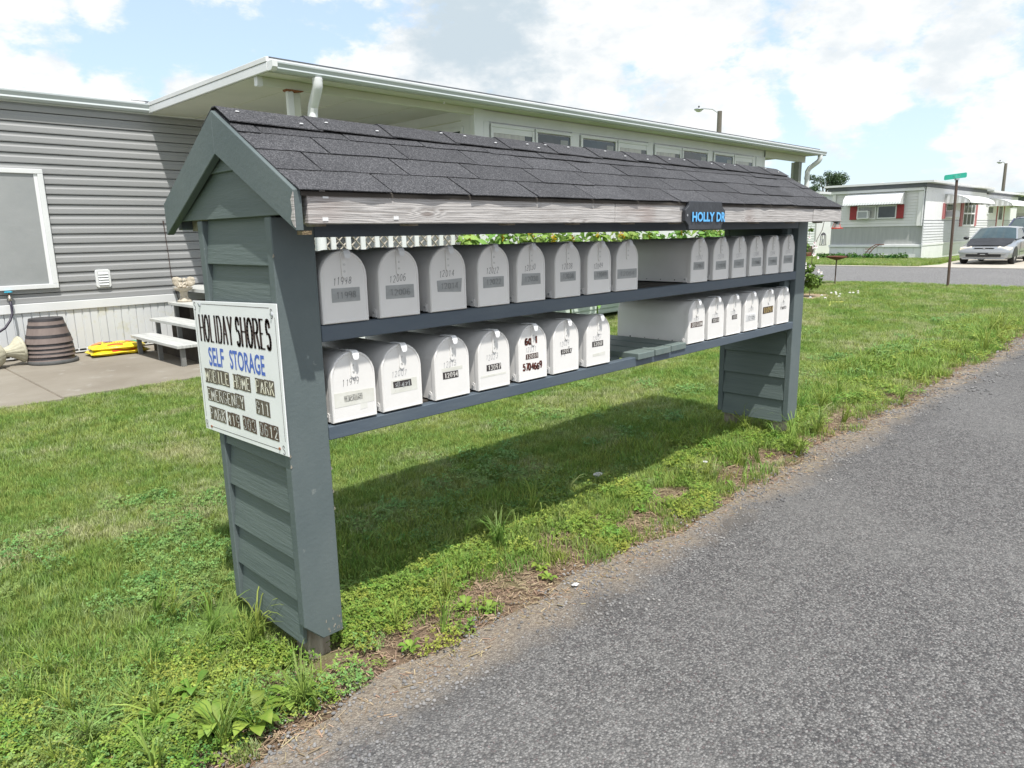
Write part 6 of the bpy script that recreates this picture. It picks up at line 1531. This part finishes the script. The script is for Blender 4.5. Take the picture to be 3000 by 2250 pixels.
def lawn_ok(p, e=0.):
    x, y = p[:, 0], p[:, 1]
    yeda = -.27+.035*np.sin(x*2.1)+.03*np.sin(x*5.3+1)+.018*np.sin(x*13)
    ok = (y > yeda+e) & (x < 18.9)
    ok &= ~((y > 5.47) & (x < 2.95)); ok &= ~((y > 5.38) & (x >= 2.95) & (x < 16.6))
    ok &= ~((np.abs(x-14.2) < .7) & (np.abs(y-4.35) < .45))
    ok &= ~((x > 0.0) & (x < .15) & (y > -.02) & (y < D+.02))
    return ok
BARE = [(-.08, .56, .2), (-.04, -.02, .16), (.12, -.14, .16), (.42, -.10, .13), (.70, -.04, .16), (.95, -.14, .13), (1.35, .06, .12), (1.75, -.10, .16), (2.2, .02, .13), (2.65, -.1, .16), (3.2, -.06, .16), (3.75, -.12, .14), (4.4, -.15, .2), (5.4, -.16, .2)]
def bare(p, r_):
    k = np.ones(len(p), bool); w = .35*(fbm(p, 7., 333)-.5)
    for x, y, r in BARE:
        d = np.hypot((p[:, 0]-x)/1.5, p[:, 1]-y)/(r*.8)+w*2
        k &= r_.random(len(p)) > np.clip(1.7-1.2*d, 0, .93)
    return k
def emit(name, parts, protos, seed, lab=None, tilt=.0):
    P = np.concatenate([a for a, b in parts]); S = np.concatenate([b for a, b in parts]); return scatter(name, np.column_stack([P, np.full(len(P), -.008)]), S, protos, seed, tilt=tilt)
# lawn grass in rings of falling density and growing tuft size
parts = []
for (d0, d1, dens, sc_, sd) in ((0, 3.2, 1500, .72, 1), (3.2, 5.5, 1000, .78, 2), (5.5, 9, 520, .95, 3), (9, 14, 240, 1.25, 4), (14, 21, 130, 1.6, 5)):
    p, r_ = pick(-4, 19, -.3, 16, dens, sd) if d1 > 4 else pick(-2.2, 2.5, -.3, 2.6, dens, sd)
    d = np.hypot(p[:, 0]-CX, p[:, 1]-CY); p = p[(d >= d0) & (d < d1) & lawn_ok(p, .03)] if True else p
    vr = np.clip(1-(p[:, 1]+.28)/.55, 0, 1)      # thin out over the soil strip
    keep = r_.random(len(p)) > vr*(.45+1.1*(fbm(p, 3.1, 9) > .45))
    # worn patch round the near post
    dp = np.hypot((p[:, 0]+.03)/.35, (p[:, 1]-.1)/.5); keep &= (r_.random(len(p)) > np.clip(1.15-dp, 0, .9)); keep &= bare(p, r_); p = p[keep]
    hgt = .62+.50*fbm(p, 1.3, 4)+.22*r_.random(len(p)); parts.append((p, sc_*hgt))
emit('grass', parts, g_t, 1)
p, r_ = pick(27.8, 33.9, -2, 14, 60, 6); p = p[~((p[:, 1] > 2.2) & (p[:, 1] < 6.1))]
emit('far_grass', [(p, np.full(len(p), 2.6))], g_t, 2)
# verge: brighter grass, clover, weeds
parts = []; cl = []; cd = []; tl = []; sw = []; pb = []
for (x0, x1, dens, k) in ((-1.2, 2.5, 1.0, 1.), (2.5, 6, .6, 1.25), (6, 12, .25, 1.8)):
    p, r_ = pick(x0, x1, -.26, .75, 620*dens, 31+int(x0)); p = p[lawn_ok(p, .03)]; keep = fbm(p, 3.6, 21)+.35*r_.random(len(p)) > .62+.25*np.clip(-(p[:, 1]-.05)/.3, 0, 1); keep &= bare(p, r_); p = p[keep]; parts.append((p, k*(.8+.5*r_.random(len(p)))))
    p, r_ = pick(x0, x1, -.26, .70, 720*dens, 41+int(x0)); p = p[lawn_ok(p, .02)]; f = fbm(p, 3.3, 51)+.12*r_.random(len(p)); keep = f > .615+.16*np.clip((p[:, 1]-.35)/.2, 0, 1); keep &= bare(p, r_); p = p[keep]; cl.append((p, k*(.6+.5*r_.random(len(p)))))
    p, r_ = pick(x0, x1, .35, 2.2, 260*dens, 61+int(x0)); p = p[lawn_ok(p)]; keep = fbm(p, 2.2, 71)+.25*r_.random(len(p)) > .70+.12*(p[:, 1]-.4); p = p[keep]; cd.append((p, k*(.6+.5*r_.random(len(p)))))
    p, r_ = pick(x0, x1, -.22, .45, 34*dens, 81+int(x0)); p = p[lawn_ok(p, .02)]; keep = fbm(p, 2.5, 91) > .5; p = p[keep]; tl.append((p, k*(.35+.6*r_.random(len(p)))))
    p, r_ = pick(x0, x1, -.36, .30, 650*dens, 101+int(x0)); keep = fbm(p, 3.0, 111)+.3*r_.random(len(p)) > .44+.8*np.clip((p[:, 1]-.0), 0, 1); p = p[keep]; sw.append((p, k*(.7+.8*r_.random(len(p)))))
    p, r_ = pick(x0, x1, -.62, -.18, 420*dens, 121+int(x0)); keep = r_.random(len(p)) > .25+1.5*np.abs(p[:, 1]+.34); p = p[keep]; pb.append((p, k*(.6+.9*r_.random(len(p)))))
# more near-camera lawn weeds at lower left
p, r_ = pick(-2.2, .3, -.2, 2.2, 380, 141); p = p[lawn_ok(p, .02)]; keep = fbm(p, 2.0, 151)+.25*r_.random(len(p)) > .74-.1*np.clip(1-p[:, 1], 0, 1); p = p[keep]; cd.append((p, .6+.5*r_.random(len(p))))
p, r_ = pick(-2.2, .3, -.2, .8, 34, 161); p = p[lawn_ok(p, .04)]; keep = fbm(p, 2.2, 171) > .42; p = p[keep]; tl.append((p, .28+.5*r_.random(len(p))))
emit('verge_grass', parts, g_v, 3); emit('verge_clover', cl, c_t, 4, tilt=.15); emit('lawn_clover', cd, c_d, 5, tilt=.15); emit('tall_grass', tl, t_t, 6, tilt=.2)
o = emit('mulch_chips', sw, s_t, 7, tilt=.05); o = emit('gravel', pb, pb_t, 8); o.location.z = .008
# broadleaf plantains near the road edge: countable
pl_pts = [(-.14, -.14, 1.0, 'broad-leaved green weed touching the soil strip, nearest the road corner of the near post'), (-.27, -.17, 1.05, 'broad-leaved green weed in the middle of the bottom-edge clump'),
 (-.36, -.11, 1.0, 'broad-leaved green weed left of the middle in the bottom-edge clump'), (-.48, .04, .9, 'broad-leaved green weed at the far left of the bottom-edge clump'),
 (-.33, .12, .75, 'smaller broad-leaved weed in long grass behind the bottom-edge clump'), (.62, -.10, .55, 'small round-leaved weed on bare soil right of the near post'),
 (1.02, -.17, .5, 'small round-leaved weed by the sandy road edge beside the white chip'), (.30, -.17, .5, 'small green weed on mulch just right of the near post foot')]
for i, (x, y, s, lab) in enumerate(pl_pts):
    o = bpy.data.objects.new('plantain', p_t[i % 3].data); COL.objects.link(o); o.location = (x, y, .012 if s > .7 else .0); o.rotation_euler = (0, 0, i*1.9); o.scale = (s*.95, s*.95, s)
    o['label'] = lab; o['category'] = 'weed'; o['group'] = 'broadleaf weeds along the road edge'
pq, r_ = pick(-.8, 3.5, -.2, .5, 16, 191); pq = pq[lawn_ok(pq, .05)]; emit('small_weeds', [(pq, .28+.3*r_.random(len(pq)))], p_t, 12)
# litter
for i, (x, y, s, lab) in enumerate(((2.14, .44, .034, 'crumpled white tissue in the shaded grass under the rack'), (2.76, .10, .018, 'small grey paper scrap in the verge before the far post'), (1.04, -.30, .016, 'white chip lying on the sandy road edge'))):
    b = MB(); r_ = random.Random(i); b.ell((0, 0, 0), (s, s*.7, s*.35), 9, 6); b.v = [(a+r_.uniform(-.2, .2)*s, c+r_.uniform(-.2, .2)*s, max(d, -.2*s)+r_.uniform(-.12, .12)*s) for a, c, d in b.v]
    o = b.obj('litter', mat('paper_grey', (.5, .5, .5), (.62, .62, .63), rough=.8, scale=30)); o.location = (x, y, .03 if i < 2 else .012); o['label'] = lab; o['category'] = 'litter'
